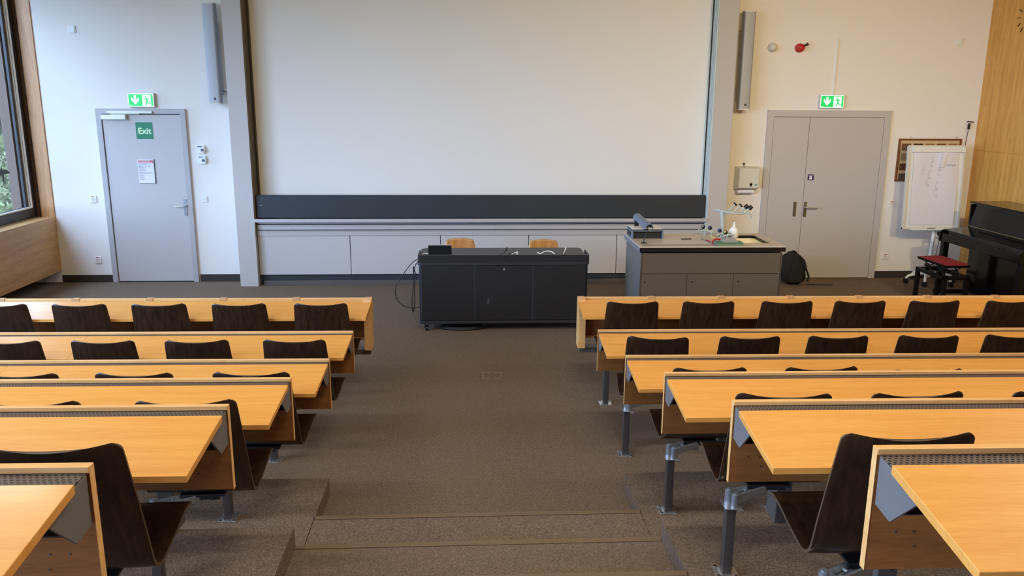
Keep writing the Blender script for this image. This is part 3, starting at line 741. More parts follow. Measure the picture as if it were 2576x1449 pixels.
part(r, 'scuff_mark', B().prism([(.168, .30), (.178, .325), (.192, .345), (.200, .335), (.196, .30), (.186, .272), (.176, .270)], 'y', y0+.0032, y0+.0042), mat('chalk_scuff', (52, 52, 54), .7))
cb = B()
for j in range(3):
    rr = .23-.014*j
    pts = [(-.06+rr*math.cos(a), 7.73+.5*rr*math.sin(a), .012+.006*j) for a in [2*PI*i/28 for i in range(29)]]
    cb.tube(pts, .008, 6, False)
tag(obj('cable_coil', cb, M_blackmetal, smooth=True), 'coiled black cable lying on the carpet under the lecturer desk', 'cable')
def Y775(a, z): return (a, 7.76, z)
tag(obj('hanging_cable', B().tube([Y775(-.49, .685), Y775(-.54, .655), Y775(-.60, .585), Y775(-.66, .50), Y775(-.70, .435), Y775(-.718, .36), Y775(-.70, .28), Y775(-.65, .225), Y775(-.585, .20), Y775(-.53, .195), Y775(-.48, .21)], .0042, 6), M_blackmetal, smooth=True), 'black cable looping out wide from the left end of the lecturer desk', 'cable')
tag(obj('hanging_cable', B().tube([(-.49, 7.72, .67), (-.525, 7.72, .60), (-.535, 7.72, .45), (-.55, 7.72, .33), (-.555, 7.72, .22), (-.545, 7.72, .165), (-.532, 7.72, .23), (-.528, 7.72, .36), (-.53, 7.72, .48), (-.535, 7.72, .62), (-.515, 7.72, .555), (-.48, 7.72, .53)], .0045, 6), M_blackmetal, smooth=True), 'black cable hanging in a narrow loop beside the lecturer desk', 'cable')
r = thing('touch_screen', 'small black touch screen standing on the left of the lecturer desk', 'screen', (-.276, 7.72, .732))
q = Matrix.Translation((-.276, 7.72, .732)) @ Matrix.Rotation(.25, 4, 'X')
o = part(r, 'screen_body', B().box(-.112, .112, -.006, .006, .0, .105).xform(q), M_blackmetal, .002)
part(r, 'top_rim', B().box(-.112, .112, -.0065, .0065, .1035, .1065).xform(q), M_trim)
part(r, 'stand', B().box(-.05, .05, 0, .07, 0, .006).box(-.02, .02, .0, .05, .0, .03).xform(Matrix.Translation((-.276, 7.72, .732))), M_blackmetal)
tag(obj('cable_scrap', B().tube([(-.44, 7.74, .738), (-.42, 7.75, .742), (-.40, 7.745, .738), (-.385, 7.75, .738)], .006), M_white, smooth=True), 'small white connector lying on the left corner of the lecturer desk', 'connector')
r = thing('gooseneck_microphone', 'black gooseneck microphone on the middle of the lecturer desk', 'microphone', (.33, 7.66, .732))
part(r, 'base', B().cyl((.33, 7.66, .732), (.33, 7.66, .738), .022, 20), M_blackmetal, smooth='auto')
part(r, 'neck', B().tube([(.33, 7.66, .738), (.335, 7.665, .752), (.345, 7.68, .765), (.355, 7.69, .778)], .0035), M_blackmetal, smooth=True)
part(r, 'capsule', B().cyl((.353, 7.688, .775), (.372, 7.70, .806), .007, 12), M_blackmetal, smooth='auto')
part(r, 'cable', B().tube([(.33, 7.655, .738), (.30, 7.60, .765), (.32, 7.575, .7535), (.36, 7.574, .750), (.39, 7.60, .766), (.40, 7.64, .74)], .003), M_blackmetal, smooth=True)
tag(obj('adapter', B().tube([(.405, 7.66, .738), (.43, 7.67, .755), (.462, 7.67, .765)], .004).box(.455, .472, 7.66, 7.675, .745, .772), M_offwhite), 'small pale adapter beside the gooseneck microphone', 'connector')
tag(obj('white_cable', B().tube([(.66, 7.70, .760), (.69, 7.68, .748), (.72, 7.69, .762), (.76, 7.70, .770), (.80, 7.69, .764), (.83, 7.68, .745)], .0055), M_white, smooth=True), 'white cable arching over the right half of the lecturer desk', 'cable')
tag(obj('display_cable', B().tube([(.91, 7.68, .745), (.925, 7.70, .765), (.94, 7.72, .78)], .004).cyl((.932, 7.715, .775), (.945, 7.74, .798), .007), M_offwhite, smooth='auto'), 'short cable plug sticking up at the right end of the lecturer desk', 'cable')

# wooden chairs behind the desk
def shell_chair(cx, y, ztop, label):
    r = thing('shell_chair', label, 'chair', (cx, y, 0), 0, 'wooden shell chairs behind the lecturer desk')
    bm = bmesh.new(); grid = []; N = 14
    prof = [(.0, ztop), (-.01, ztop-.10), (-.03, ztop-.22), (-.05, ztop-.29), (-.09, .47), (-.16, .44), (-.30, .445), (-.40, .435), (-.44, .41)]
    P = catmull([Vector((0, -a-0.2, c)) for a, c in prof], 4)
    for i, p in enumerate(P):
        t = i/(len(P)-1)
        half = .150+.015*math.sin(min(1, t/.25)*PI/2) if t < .25 else (.165-.06*math.exp(-((t-.42)/.08)**2)+.03*min(1, max(0, (t-.5)/.2)))
        if i < 3: half = (.134, .146, .149)[i]
        row = []
        for j in range(N+1):
            q = -1+2*j/N
            row.append(bm.verts.new((cx+q*half, y+(-p.y-.2)*-1*-1+.018*(1-q*q)*(1 if t < .4 else 0)*-1*-1, p.z-(.012*q*q if i < 2 else 0))))
        grid.append(row)
    for A, C in zip(grid, grid[1:]):
        for j in range(N): bm.faces.new((A[j], A[j+1], C[j+1], C[j]))
    sh = obj('seat_shell', bm, M_ant, r, smooth=True, loc=r.location)
    md = sh.modifiers.new('solid', 'SOLIDIFY'); md.thickness = .010; md.offset = 0
    for sx in (-1, 1):
        for sy in (-.36, -.06):
            part(r, 'leg', B().tube([(cx+sx*.12, y+sy*-1*-1*-1+0 if False else y-(.20 if sy < -.2 else .10)-(.08 if sy < -.2 else -.02), .425), (cx+sx*.19, y-(.34 if sy < -.2 else -.02), .0)], .008, 10, False), M_chrome, smooth='auto')
shell_chair(-.093, 8.50, .759, 'light wooden shell chair behind the touch screen end of the lecturer desk')
shell_chair(.793, 8.50, .745, 'light wooden shell chair behind the right half of the lecturer desk')

# ------------------------------------------------------------------ demonstration bench
r = thing('demonstration_bench', 'grey laboratory bench with sink and beige worktop', 'bench', (2.23, 7.6, 0))
x0, x1, y0, y1 = 1.552, 2.905, 7.205, 7.94
sx0, sx1, sy0, sy1 = 2.455, 2.812, 7.365, 7.808
b = B().box(x0, sx0, y0, y1, .888, .9).box(sx1, x1, y0, y1, .888, .9).box(sx0, sx1, y0, sy0, .888, .9).box(sx0, sx1, sy1, y1, .888, .9)
part(r, 'worktop', b, M_dtop)
b = B().box(x0, x1, y0-.002, y0+.02, .848, .8885)
part(r, 'front_edge', b, M_dedge, .001)
part(r, 'side_edge', B().box(x0-.002, x0+.02, y0, y1, .848, .8885).box(x1-.02, x1+.002, y0, y1, .848, .8885), M_dedge2, .001)
part(r, 'side_panel', B().box(x0+.02, x0+.045, y0+.03, y1-.01, 0, .834), M_dside, .001)
part(r, 'side_panel', B().box(x1-.045, x1-.02, y0+.03, y1-.01, 0, .834), M_dside, .001)
part(r, 'corner_profile', B().box(x0+.018, x0+.028, y0+.018, y0+.030, 0, .834), M_alu)
part(r, 'corner_profile', B().box(x1-.028, x1-.018, y0+.018, y0+.03, 0, .834), M_alu)
part(r, 'upper_front', B().box(x0+.034, x1-.032, y0+.022, y0+.04, .642, .835), M_taupe, .001)
for a, c, kx in ((x0+.034, 2.006, 1.617), (2.010, 2.442, 2.055), (2.446, x1-.032, 2.492)):
    d = part(r, 'door', B().box(a, c, y0+.022, y0+.04, .05, .636), M_taupe, .001)
    sub(d, r, 'finger_hole', B().cyl((kx, y0+.0215, .565), (kx, y0+.03, .565), .008, 16), M_dark)
part(r, 'carcass', B().box(x0+.045, x1-.045, y0+.045, y1-.02, .05, .62), M_dark)
part(r, 'back_panel', B().box(x0+.045, x1-.045, y1-.03, y1-.012, .05, .848), M_dside)
part(r, 'plinth', B().box(x0+.05, x1-.05, y0+.06, y1-.03, 0, .05), M_dark)
b = B()
for i in range(46):
    xx = 1.600+i*.0163
    b.prism([(xx, 7.243), (xx+.006, 7.243), (xx-.002, 7.306), (xx-.008, 7.306)], 'z', .8995, .9008)
part(r, 'vent_slots', b, mat('slot_dark', (50, 42, 36), .6))
b = B().box(sx0, sx1, sy0, sy0+.004, .74, .9).box(sx0, sx1, sy1-.004, sy1, .74, .9).box(sx0, sx0+.004, sy0, sy1, .74, .9).box(sx1-.004, sx1, sy0, sy1, .74, .9)
part(r, 'sink_rim', b, M_dedge)
b = B().hexa([(sx0+.03, sy0+.03, .76), (sx1-.03, sy0+.03, .76), (sx1-.03, sy1-.03, .76), (sx0+.03, sy1-.03, .76)], [(sx0+.03, sy0+.03, .765), (sx1-.03, sy0+.03, .765), (sx1-.03, sy1-.03, .765), (sx0+.03, sy1-.03, .765)])
for (a, c) in (((sx0+.004, sy0+.004, sx1-.004, sy0+.004), (sx0+.03, sy0+.03, sx1-.03, sy0+.03)), ((sx1-.004, sy0+.004, sx1-.004, sy1-.004), (sx1-.03, sy0+.03, sx1-.03, sy1-.03)), ((sx1-.004, sy1-.004, sx0+.004, sy1-.004), (sx1-.03, sy1-.03, sx0+.03, sy1-.03)), ((sx0+.004, sy1-.004, sx0+.004, sy0+.004), (sx0+.03, sy1-.03, sx0+.03, sy0+.03))):
    b.quad([(a[0], a[1], .872), (a[2], a[3], .872), (c[2], c[3], .765), (c[0], c[1], .765)])
part(r, 'sink_bowl', b, mat('sink_steel', (190, 182, 160), .3, .8))
# multi-outlet tap stand
r = thing('tap_stand', 'grey four-tap laboratory stand at the rear of the bench', 'tap', (2.47, 7.86, .9))
zt = 1.135
part(r, 'column', B().cyl((2.52, 7.86, .9), (2.50, 7.86, zt), .019, 20).cyl((2.523, 7.86, .9), (2.523, 7.86, .905), .036, 24).cyl((2.501, 7.86, zt-.03), (2.50, 7.86, zt+.008), .023, 20), M_fix, smooth='auto')
part(r, 'manifold', B().tube([(2.448, 7.93, zt+.006), (2.455, 7.90, zt+.004), (2.50, 7.86, zt), (2.53, 7.80, zt-.006), (2.545, 7.775, zt-.008)], .011), M_fix, smooth=True)
for i, (dx, dy, x2, kn) in enumerate(((2.45, 7.93, 2.60, 0), (2.50, 7.87, 2.635, 0), (2.53, 7.82, 2.675, 1), (2.545, 7.775, 2.70, 1))):
    z = zt+.006-.004*i
    arm = part(r, 'tap_arm', B().tube([(dx, dy, z), (dx+.04, dy-.012, z-.004), (x2-.03, dy-.012, z-.004), (x2, dy-.012, z)], .0095), M_fix, smooth=True)
    sub(arm, r, 'spindle', B().cyl((x2-.01, dy-.012, z), (x2+.045, dy-.012, z+.055), .0085, 14).cyl((x2-.035, dy-.012, z-.004), (x2-.022, dy-.012, z-.004), .013, 14), M_fix, smooth='auto')
    if kn: sub(arm, r, 'knob', B().cyl((x2+.030, dy-.012, z+.038), (x2+.058, dy-.012, z+.066), .021, 18, r2=.019), M_blackmetal, smooth='auto')
    else: sub(arm, r, 'knob', B().cyl((x2+.040, dy-.012, z+.05), (x2+.050, dy-.012, z+.06), .021, 18), M_blackmetal, smooth='auto')
    if i > 1: sub(arm, r, 'nozzle', B().cyl((x2-.005, dy-.012, z), (x2-.005, dy-.012, z-.04), .003, 8), M_fix)
part(r, 'spout', B().tube([(2.70, 7.763, zt-.012), (2.735, 7.763, zt-.005), (2.75, 7.763, zt-.03), (2.75, 7.763, zt-.062)], .010), M_fix, smooth=True)
# gas taps
def gas_tap(x, y, ang, knobcol, label, h=.10):
    r = thing('gas_tap', label, 'tap', (x, y, .9), group='small gas and vacuum taps on the bench')
    part(r, 'column', B().cyl((x, y, .9), (x, y, .9+h*.45), .007, 12).cyl((x, y, .9), (x, y, .905), .018, 18), M_fix, smooth='auto')
    c = math.cos(ang)
    part(r, 'valve_body', B().tube([(x+.045*c, y, .9+h*.22), (x, y, .9+h*.42), (x-.035*c, y, .9+h*.42)], .0085), M_fix, smooth=True)
    part(r, 'hose_tail', B().cyl((x-.03*c, y, .9+h*.42), (x-.07*c, y, .9+h*.5), .005, 10), M_fix)
    k = part(r, 'knob', B().cyl((x-.012, y, .9+h*.72), (x-.024, y-.008, .9+h*.84), .019, 18), M_blackmetal, smooth='auto')
    sub(k, r, 'knob_cap', B().cyl((x-.0235, y-.008, .9+h*.835), (x-.026, y-.009, .9+h*.86), .012, 14), mat(label.split()[0]+'_cap', knobcol, .4), smooth='auto')
    part(r, 'stem', B().cyl((x, y, .9+h*.42), (x-.016, y-.003, .9+h*.76), .006, 10), M_fix)
gas_tap(2.335, 7.86, 0, (150, 140, 120), 'black-knobbed tap, first of the small taps from the left')
gas_tap(2.385, 7.80, 0, (60, 80, 150), 'blue-knobbed tap beside the black-knobbed one')
gas_tap(2.452, 7.70, PI, (60, 80, 150), 'blue-knobbed tap nearest the sink stand column', .085)
gas_tap(2.485, 7.62, PI, (220, 190, 110), 'yellow-knobbed tap right behind the green cloths', .08)
tag(obj('yellow_lid', B().lathe([(.022, 0), (.024, .004), (.012, .010), (.001, .012)], (2.372, 7.70, .9), 20), mat('yellow_plastic', (216, 190, 110), .5), smooth='auto'), 'small yellow lid lying on the bench beside the taps', 'lid')
r = thing('cleaning_spray', 'white plastic soap bottle standing by the sink', 'bottle', (2.572, 7.69, .9))
part(r, 'bottle_body', B().lathe([(.040, 0), (.046, .01), (.047, .055), (.041, .08), (.026, .098), (.013, .108)], (2.572, 7.69, .9), 24), M_white, smooth='auto')
part(r, 'cap', B().lathe([(.014, .106), (.014, .124), (.009, .128), (.009, .138), (.012, .14), (.012, .15), (.004, .152)], (2.572, 7.69, .9), 20), M_white, smooth='auto')
part(r, 'label_print', B().box(2.557, 2.60, 7.648, 7.6525, .91, .94).box(2.55, 2.556, 7.648, 7.6525, .935, .95), mat('bottle_label', (236, 186, 160), .6))
tag(obj('glass_beaker', B().lathe([(.020, 0), (.021, .05), (.019, .05), (.018, .003)], (2.508, 7.66, .9), 20), M_fix, smooth='auto'), 'small grey beaker in front of the white soap bottle', 'beaker')
tag(obj('folded_cloth', B().rbox(2.277, 2.520, 7.225, 7.335, .9, .914, .006, axis='x'), mat('green_cloth', (116, 140, 112), .9, bump=.4, bscale=80), bevel=.003), 'folded green cloth at the front edge of the bench, lowest of the pile', 'cloth')
tag(obj('folded_cloth', B().rbox(2.275, 2.518, 7.235, 7.34, .914, .930, .007, axis='x'), mat('green_cloth_2', (92, 122, 98), .9, bump=.4, bscale=80), bevel=.003), 'folded darker green cloth lying under the grey wedge', 'cloth')
b = B().hexa([(2.335, 7.25, .930), (2.485, 7.25, .930), (2.485, 7.36, .930), (2.335, 7.36, .930)], [(2.37, 7.30, .962), (2.455, 7.30, .962), (2.455, 7.34, .962), (2.37, 7.34, .962)])
tag(obj('board_wiper', b, mat('grey_felt', (150, 148, 146), .8), bevel=.002), 'grey wedge-shaped wiper on top of the green cloths', 'wiper')
tag(obj('tongs', B().tube([(2.27, 7.36, .908), (2.29, 7.42, .918), (2.34, 7.46, .922), (2.40, 7.47, .912)], .008).tube([(2.26, 7.42, .908), (2.25, 7.50, .908)], .006), M_red, smooth=True), 'red plastic clamp lying left of the green cloths', 'clamp')
tag(obj('cutting_board', B().hexa([(2.222, 7.60, .9), (2.232, 7.61, .9), (2.272, 7.22, .9), (2.258, 7.215, .9)][::-1], [(2.222, 7.60, .905), (2.232, 7.61, .905), (2.272, 7.22, .905), (2.258, 7.215, .905)][::-1]), M_dedge2), 'thin dark slat lying across the bench left of the cloths', 'slat')
tag(obj('pen', B().cyl((2.028, 7.58, .9045), (2.127, 7.585, .9045), .0045, 10), M_blackmetal, smooth='auto'), 'black pen lying in the middle of the bench', 'pen')
# document camera
r = thing('document_camera', 'grey document camera with tilted cylindrical arm on the bench', 'document camera', (1.71, 7.74, .9))
x0, x1, y0, y1 = 1.562, 1.864, 7.617, 7.885
b = B().box(x0, x0+.012, y0, y1, .9, .975).box(x1-.012, x1, y0, y1, .9, .975).box(x0+.012, x1-.012, y0+.06, y1, .9, .968)
part(r, 'base_housing', b, mat('visualiser_grey', (112, 118, 132), .4), .002)
part(r, 'side_port', B().box(x0-.001, x0+.002, y0+.06, y1-.03, .915, .962), M_blackmetal)
N = 12; poly = [(x0, y1), (x0, y0)]+[(x0+(x1-x0)*i/N, y0-.02*math.sin(PI*i/N)) for i in range(1, N)]+[(x1, y0), (x1, y1)]
part(r, 'curved_deck', B().prism(poly, 'z', .973, .981), mat('visualiser_deck', (98, 104, 112), .4), .002)
part(r, 'white_plate', B().box(x0+.006, x1-.008, y0+.03, y1-.012, .987, .992), M_white, .001)
part(r, 'plate_edge', B().box(x0+.006, x1-.008, y0+.03, y1-.012, .981, .987), M_blackmetal)
part(r, 'front_drawer', B().box(x0+.02, x1-.02, y0+.022, y0+.06, .902, .966), M_blackmetal)
a0, a1 = Vector((1.650, 7.86, 1.075)), Vector((1.722, 7.60, 1.008))
dv = (a1-a0).normalized(); q = dv.to_track_quat('Z', 'Y').to_matrix().to_4x4()
b = B()
ang = [math.radians(t) for t in range(-110, 111, 10)]
outer = [(.042*math.sin(t), .042*math.cos(t)) for t in ang]; inner = [(.034*math.sin(t), .034*math.cos(t)) for t in reversed(ang)]
L_ = (a1-a0).length
upl = (q.inverted() @ Vector((0, 0, 1, 0))).to_3d(); th = math.atan2(upl.x, upl.y)
bb = B().prism(outer+inner, 'z', 0, L_)
bb.xform(Matrix.Translation(a0) @ q @ Matrix.Rotation(-th, 4, 'Z'))
part(r, 'camera_arm', bb, mat('visualiser_arm', (108, 116, 128), .35), smooth='auto')
part(r, 'arm_core', B().cyl(a0+dv*.01, a1-dv*.03, .03, 18), M_blackmetal, smooth='auto')
part(r, 'arm_column', B().box(1.628, 1.668, 7.84, 7.872, .975, 1.07), M_blackmetal, .004)
part(r, 'lens', B().cyl(a1-dv*.03+Vector((0, 0, -.004)), a1-dv*.005+Vector((0, 0, -.004)), .013, 18), M_chrome, smooth='auto')
part(r, 'lamp_clip', B().cyl(a1-dv*.03+Vector((-.024, 0, -.008)), a1-dv*.002+Vector((-.024, 0, -.008)), .005, 10).cyl(a1-dv*.03+Vector((.024, 0, -.008)), a1-dv*.002+Vector((.024, 0, -.008)), .005, 10), M_white, smooth='auto')
part(r, 'plug', B().cyl((x1, 7.75, .912), (x1+.03, 7.75, .912), .005, 10), M_blackmetal)
r = thing('bench_microphone', 'thin black gooseneck microphone in front of the document camera', 'microphone', (1.625, 7.385, .9))
part(r, 'base', B().prism([(1.597, 7.365), (1.655, 7.365), (1.645, 7.405), (1.605, 7.405)], 'z', .9, .906), M_blackmetal, .001)
part(r, 'neck', B().tube([(1.623, 7.385, .906), (1.630, 7.39, .945), (1.648, 7.40, .985), (1.68, 7.42, 1.015)], .005), M_blackmetal, smooth=True)
part(r, 'capsule', B().cyl((1.672, 7.414, 1.008), (1.70, 7.43, 1.028), .0065, 12), M_cast, smooth='auto')

# ------------------------------------------------------------------ backpack by the bench
r = thing('backpack', 'black backpack on the floor between the bench and the double door', 'backpack', (3.98, 9.55, 0))
bm = bmesh.new(); bmesh.ops.create_uvsphere(bm, u_segments=28, v_segments=20, radius=1)
for v in bm.verts:
    x, y, z = v.co
    def sq(t, p): return math.copysign(abs(t)**p, t)
    x, y, z = sq(x, .65), sq(y, .75), sq(z, .7)
    wdt = .155*(1-.30*max(0, z)**1.3); v.co = (3.985+x*wdt-.045*(z+1)/2+.006*math.sin(9*z), 9.58+y*.105*(1-.2*z), .20+z*.20+.008*math.sin(11*x+5*z))
obj('bag_body', bm, M_bag, r, smooth=True, loc=r.location)
part(r, 'strap', B().tube([(4.02, 9.52, .36), (4.07, 9.49, .30), (4.10, 9.48, .20), (4.135, 9.48, .11), (4.12, 9.48, .05)], .011), M_bag, smooth=True)
part(r, 'front_pocket', B().rbox(3.88, 4.05, 9.45, 9.49, .04, .20, .03, axis='y'), M_bag, .008)
part(r, 'top_handle', B().tube([(3.90, 9.56, .39), (3.93, 9.55, .415), (3.97, 9.55, .412), (4.0, 9.56, .385)], .007), M_bag, smooth=True)
tag(obj('floor_cable', B().tube([(4.12, 9.48, .012), (4.20, 9.50, .008), (4.30, 9.48, .008), (4.44, 9.47, .008)], .006), M_blackmetal, smooth=True), 'short black strap end trailing on the carpet beside the backpack', 'strap')

# ------------------------------------------------------------------ flip chart
r = thing('flip_chart', 'white flip chart on a wheeled base in front of the piano corner', 'flip chart', (5.62, 9.5, 0))
def tilt(b): return b.xform(Matrix.Translation((5.62, 9.55, .69)) @ Matrix.Rotation(-.075, 4, 'X') @ Matrix.Rotation(0, 4, 'Z'))
b = B().box(-.345, .355, -.012, .012, 0, 1.0)
part(r, 'board', tilt(b), M_white, .003)
b = B().box(-.350, -.322, -.022, .014, -.01, 1.0).box(.332, .360, -.022, .014, -.01, 1.0).box(-.350, .360, -.018, .014, -.012, .014).box(-.350, .360, -.018, .014, .985, 1.0)
part(r, 'board_frame', tilt(b), M_offwhite, .003)
part(r, 'clamp_rail', tilt(B().box(-.305, .352, -.040, -.012, .915, .975)), M_white, .006)
bm = bmesh.new(); NX, NZ = 26, 34; g = []
for i in range(NZ+1):
    row = []
    for j in range(NX+1):
        u, v = j/NX, i/NZ; x = -.275+.555*u; z = .045+.885*v
        y = -.020-.008*math.sin(3.1*PI*u)*v**2-.006*math.sin(7*u+4*v)*v-.004*math.cos(9*v+3*u)-.004
        row.append(bm.verts.new((x, y, z)))
    g.append(row)
for A, C in zip(g, g[1:]):
    for j in range(NX): bm.faces.new((A[j], A[j+1], C[j+1], C[j]))
pb = B(); pb.b.free(); pb.b = bm; tilt(pb)
pap = part(r, 'paper_pad', pb, M_paper, smooth=True)
def scrib(cx, cz, s, m, lean=.2):
    pts = []
    for i in range(40):
        t = i/39; a = t*4.6*PI
        pts.append((cx+s*(.36*math.sin(a)*(1-.5*t)+lean*(t-.5)*2), -.040, cz+s*2.6*(t-.5)+s*.42*math.cos(a)))
    bb = tilt(B().tube(pts, .0014, 5, False)); sub(pap, r, 'pen_drawing', bb, m, smooth=True)
for a, c, s in ((-.055, .80, .05), (-.085, .60, .075), (-.16, .70, .045), (.04, .70, .05), (.02, .47, .07)): scrib(a, c, s, M_pencil)
pts = [(.12+.012*i, -.040, .765+.008*math.sin(i*1.7)) for i in range(11)]
sub(pap, r, 'pen_drawing', tilt(B().tube(pts, .002, 5)), M_inkg)
part(r, 'torn_paper', tilt(B().hexa([(.065, -.046, .905), (.115, -.046, .905), (.082, -.05, .735), (.047, -.05, .735)], [(.065, -.043, .905), (.115, -.043, .905), (.082, -.047, .735), (.047, -.047, .735)])), M_paper)
tr = part(r, 'pen_tray', tilt(B().box(-.25, .25, -.075, -.01, -.016, -.008).box(-.25, .25, -.077, -.072, -.016, .002)), M_white, .002)
part(r, 'marker', tilt(B().cyl((-.05, -.045, .0), (.04, -.045, .0), .008, 12)), M_blackmetal, smooth='auto')
part(r, 'marker', tilt(B().cyl((.05, -.045, .0), (.14, -.045, .0), .008, 12)), M_white, smooth='auto')
part(r, 'column', B().cyl((5.705, 9.62, .10), (5.715, 9.60, .72), .021, 18), M_white, smooth='auto')
part(r, 'column_sleeve', B().box(5.735, 5.80, 9.585, 9.60, .58, .70), M_white, .003)
part(r, 'clamp_knob', B().cyl((5.765, 9.55, .62), (5.765, 9.59, .62), .026, 18), M_blackmetal, smooth='auto')
part(r, 'gas_strut', B().cyl((5.80, 9.60, .66), (5.755, 9.62, .14), .009, 12), M_chrome, smooth='auto')
cx, cy = 5.69, 9.56
part(r, 'hub', B().cyl((cx+.015, cy+.05, .07), (cx+.015, cy+.05, .16), .034, 20), M_white, smooth='auto')
for a in (188, 235, 300, 350, 105):
    t = math.radians(a); ex, ey = cx+.015+.30*math.cos(t), cy+.05+.30*math.sin(t)
    if ex > 6.2: ex = 6.2
    if ey > 9.83: ey = 9.83
    lg = part(r, 'base_leg', B().tube([(cx+.015, cy+.05, .12), (cx+.015+.14*math.cos(t), cy+.05+.14*math.sin(t)*.9, .115), (ex-.04*math.cos(t), ey-.04*math.sin(t), .095), (ex, ey, .06)], [.022, .02, .017, .015], 10), M_white, smooth=True)
    sub(lg, r, 'caster', B().cyl((ex-.02, ey, .026), (ex+.02, ey, .026), .026, 18).box(ex-.022, ex+.022, ey-.02, ey+.02, .035, .06), M_blackmetal, smooth='auto')
tag(obj('pull_rod', B().cyl((6.108, 9.84, 1.60), (6.128, 9.84, 1.88), .004, 8).box(6.118, 6.140, 9.83, 9.85, 1.87, 1.94).cyl((6.10, 9.84, 1.965), (6.18, 9.84, 1.955), .006, 8), M_blackmetal), 'black hooked rod leaning in the corner behind the flip chart', 'rod')

# ------------------------------------------------------------------ piano and bench
PX0, PXB, PY0, PY1 = 5.47, 6.24, 7.66, 9.09
r = thing('upright_piano', 'black lacquered upright piano against the oak wall', 'piano', (5.9, 8.37, 0))
part(r, 'body', B().box(5.86, PXB, PY0, PY1, .03, 1.06), M_piano, .004)
part(r, 'lid', B().box(5.80, PXB, PY0-.012, PY1+.012, 1.06, 1.08), M_piano, .004)
part(r, 'upper_panel', B().hexa([(5.80, PY0+.03, .80), (5.865, PY0+.03, .80), (5.865, PY1-.03, .80), (5.80, PY1-.03, .80)][::-1], [(5.835, PY0+.03, 1.06), (5.865, PY0+.03, 1.06), (5.865, PY1-.03, 1.06), (5.835, PY1-.03, 1.06)][::-1]), M_piano, .002)
part(r, 'panel_frame', B().hexa([(5.798, 8.0, .86), (5.806, 8.0, .86), (5.806, 8.9, .86), (5.798, 8.9, .86)][::-1], [(5.818, 8.0, 1.02), (5.826, 8.0, 1.02), (5.826, 8.9, 1.02), (5.818, 8.9, 1.02)][::-1]), M_piano)
for y in (PY0, PY1-.03):
    part(r, 'side_arm', B().prism([(5.80, 1.05), (5.80, .80), (5.72, .775), (5.52, .755), (5.485, .745), (5.47, .72), (5.47, .62), (5.87, .62), (5.87, 1.05)], 'y', y, y+.03), M_piano, .004)
part(r, 'keybed', B().box(5.49, 5.87, PY0+.03, PY1-.03, .625, .69), M_pianom, .003)
part(r, 'key_slip', B().box(5.482, 5.50, PY0+.03, PY1-.03, .625, .715), M_piano, .003)
part(r, 'fallboard', B().hexa([(5.52, PY0+.03, .70), (5.80, PY0+.03, .70), (5.80, PY1-.03, .70), (5.52, PY1-.03, .70)][::-1], [(5.53, PY0+.03, .752), (5.80, PY0+.03, .80), (5.80, PY1-.03, .80), (5.53, PY1-.03, .752)][::-1]), M_piano, .004)
part(r, 'fallboard_trim', B().cyl((5.79, PY0+.03, .80), (5.79, PY1-.03, .80), .005, 8), mat('gold_hinge', (150, 140, 110), .3, .8))
for y in (PY0+.005, PY1-.075):
    part(r, 'leg', B().box(5.50, 5.565, y, y+.07, .05, .625), M_pianom, .003)
    part(r, 'toe_block', B().box(5.48, 5.87, y, y+.07, .0, .05), M_pianom, .003)
part(r, 'lower_panel', B().box(5.84, 5.862, PY0+.03, PY1-.03, .10, .60), M_piano, .003)
for y in (8.28, 8.37, 8.46): part(r, 'pedal', B().box(5.77, 5.85, y-.01, y+.01, .05, .06), mat('brass', (190, 160, 90), .25, 1), .002)
r = thing('piano_stool', 'black piano bench with red velvet cushion', 'stool', (5.18, 8.5, 0))
sq = Matrix.Translation((5.185, 8.465, 0)) @ Matrix.Rotation(.03, 4, 'Z')
b = B().hexa([(-.13, -.265, .475), (.13, -.265, .475), (.13, .265, .475), (-.13, .265, .475)], [(-.14, -.275, .505), (.14, -.275, .505), (.14, .275, .505), (-.14, .275, .505)])
part(r, 'seat_frame', b.xform(sq), M_pianom, .004)
bm = bmesh.new(); g = []
for i in range(11):
    row = []
    for j in range(17):
        u, v = -1+2*i/10, -1+2*j/16
        h = (1-abs(u)**4)*(1-abs(v)**5); row.append(bm.verts.new((u*.138, v*.272, .503+.028*h+.002*math.sin(6*v))))
    g.append(row)
for A, C in zip(g, g[1:]):
    for j in range(16): bm.faces.new((A[j], A[j+1], C[j+1], C[j]))
pb = B(); pb.b.free(); pb.b = bm
part(r, 'cushion', pb.xform(sq), M_redfabric, smooth=True)
b = B().box(-.145, -.11, -.27, .27, .345, .385).box(.11, .145, -.27, .27, .345, .385).box(-.145, .145, -.27, -.235, .345, .385).box(-.145, .145, .235, .27, .345, .385)
part(r, 'apron', b.xform(sq), M_pianom, .002)
for u in (-.125, .125):
    for v in (-.25, .25):
        part(r, 'leg', B().box(u-.02, u+.02, v-.02, v+.02, 0, .385).xform(sq), M_pianom, .002)
b = B()
for u in (-.09, .09):
    b.cyl((u, -.20, .37), (u, -.02, .475), .007, 8).cyl((u, -.02, .37), (u, -.20, .475), .007, 8).cyl((u, .02, .37), (u, .20, .475), .007, 8).cyl((u, .20, .37), (u, .02, .475), .007, 8)
b.cyl((-.1, -.11, .42), (.1, -.11, .42), .006, 8).cyl((-.1, .11, .42), (.1, .11, .42), .006, 8)
part(r, 'scissor_lift', b.xform(sq), M_blackmetal)
part(r, 'height_knob', B().cyl((.0, .27, .40), (.0, .31, .40), .022, 16).xform(sq), M_blackmetal, smooth='auto')

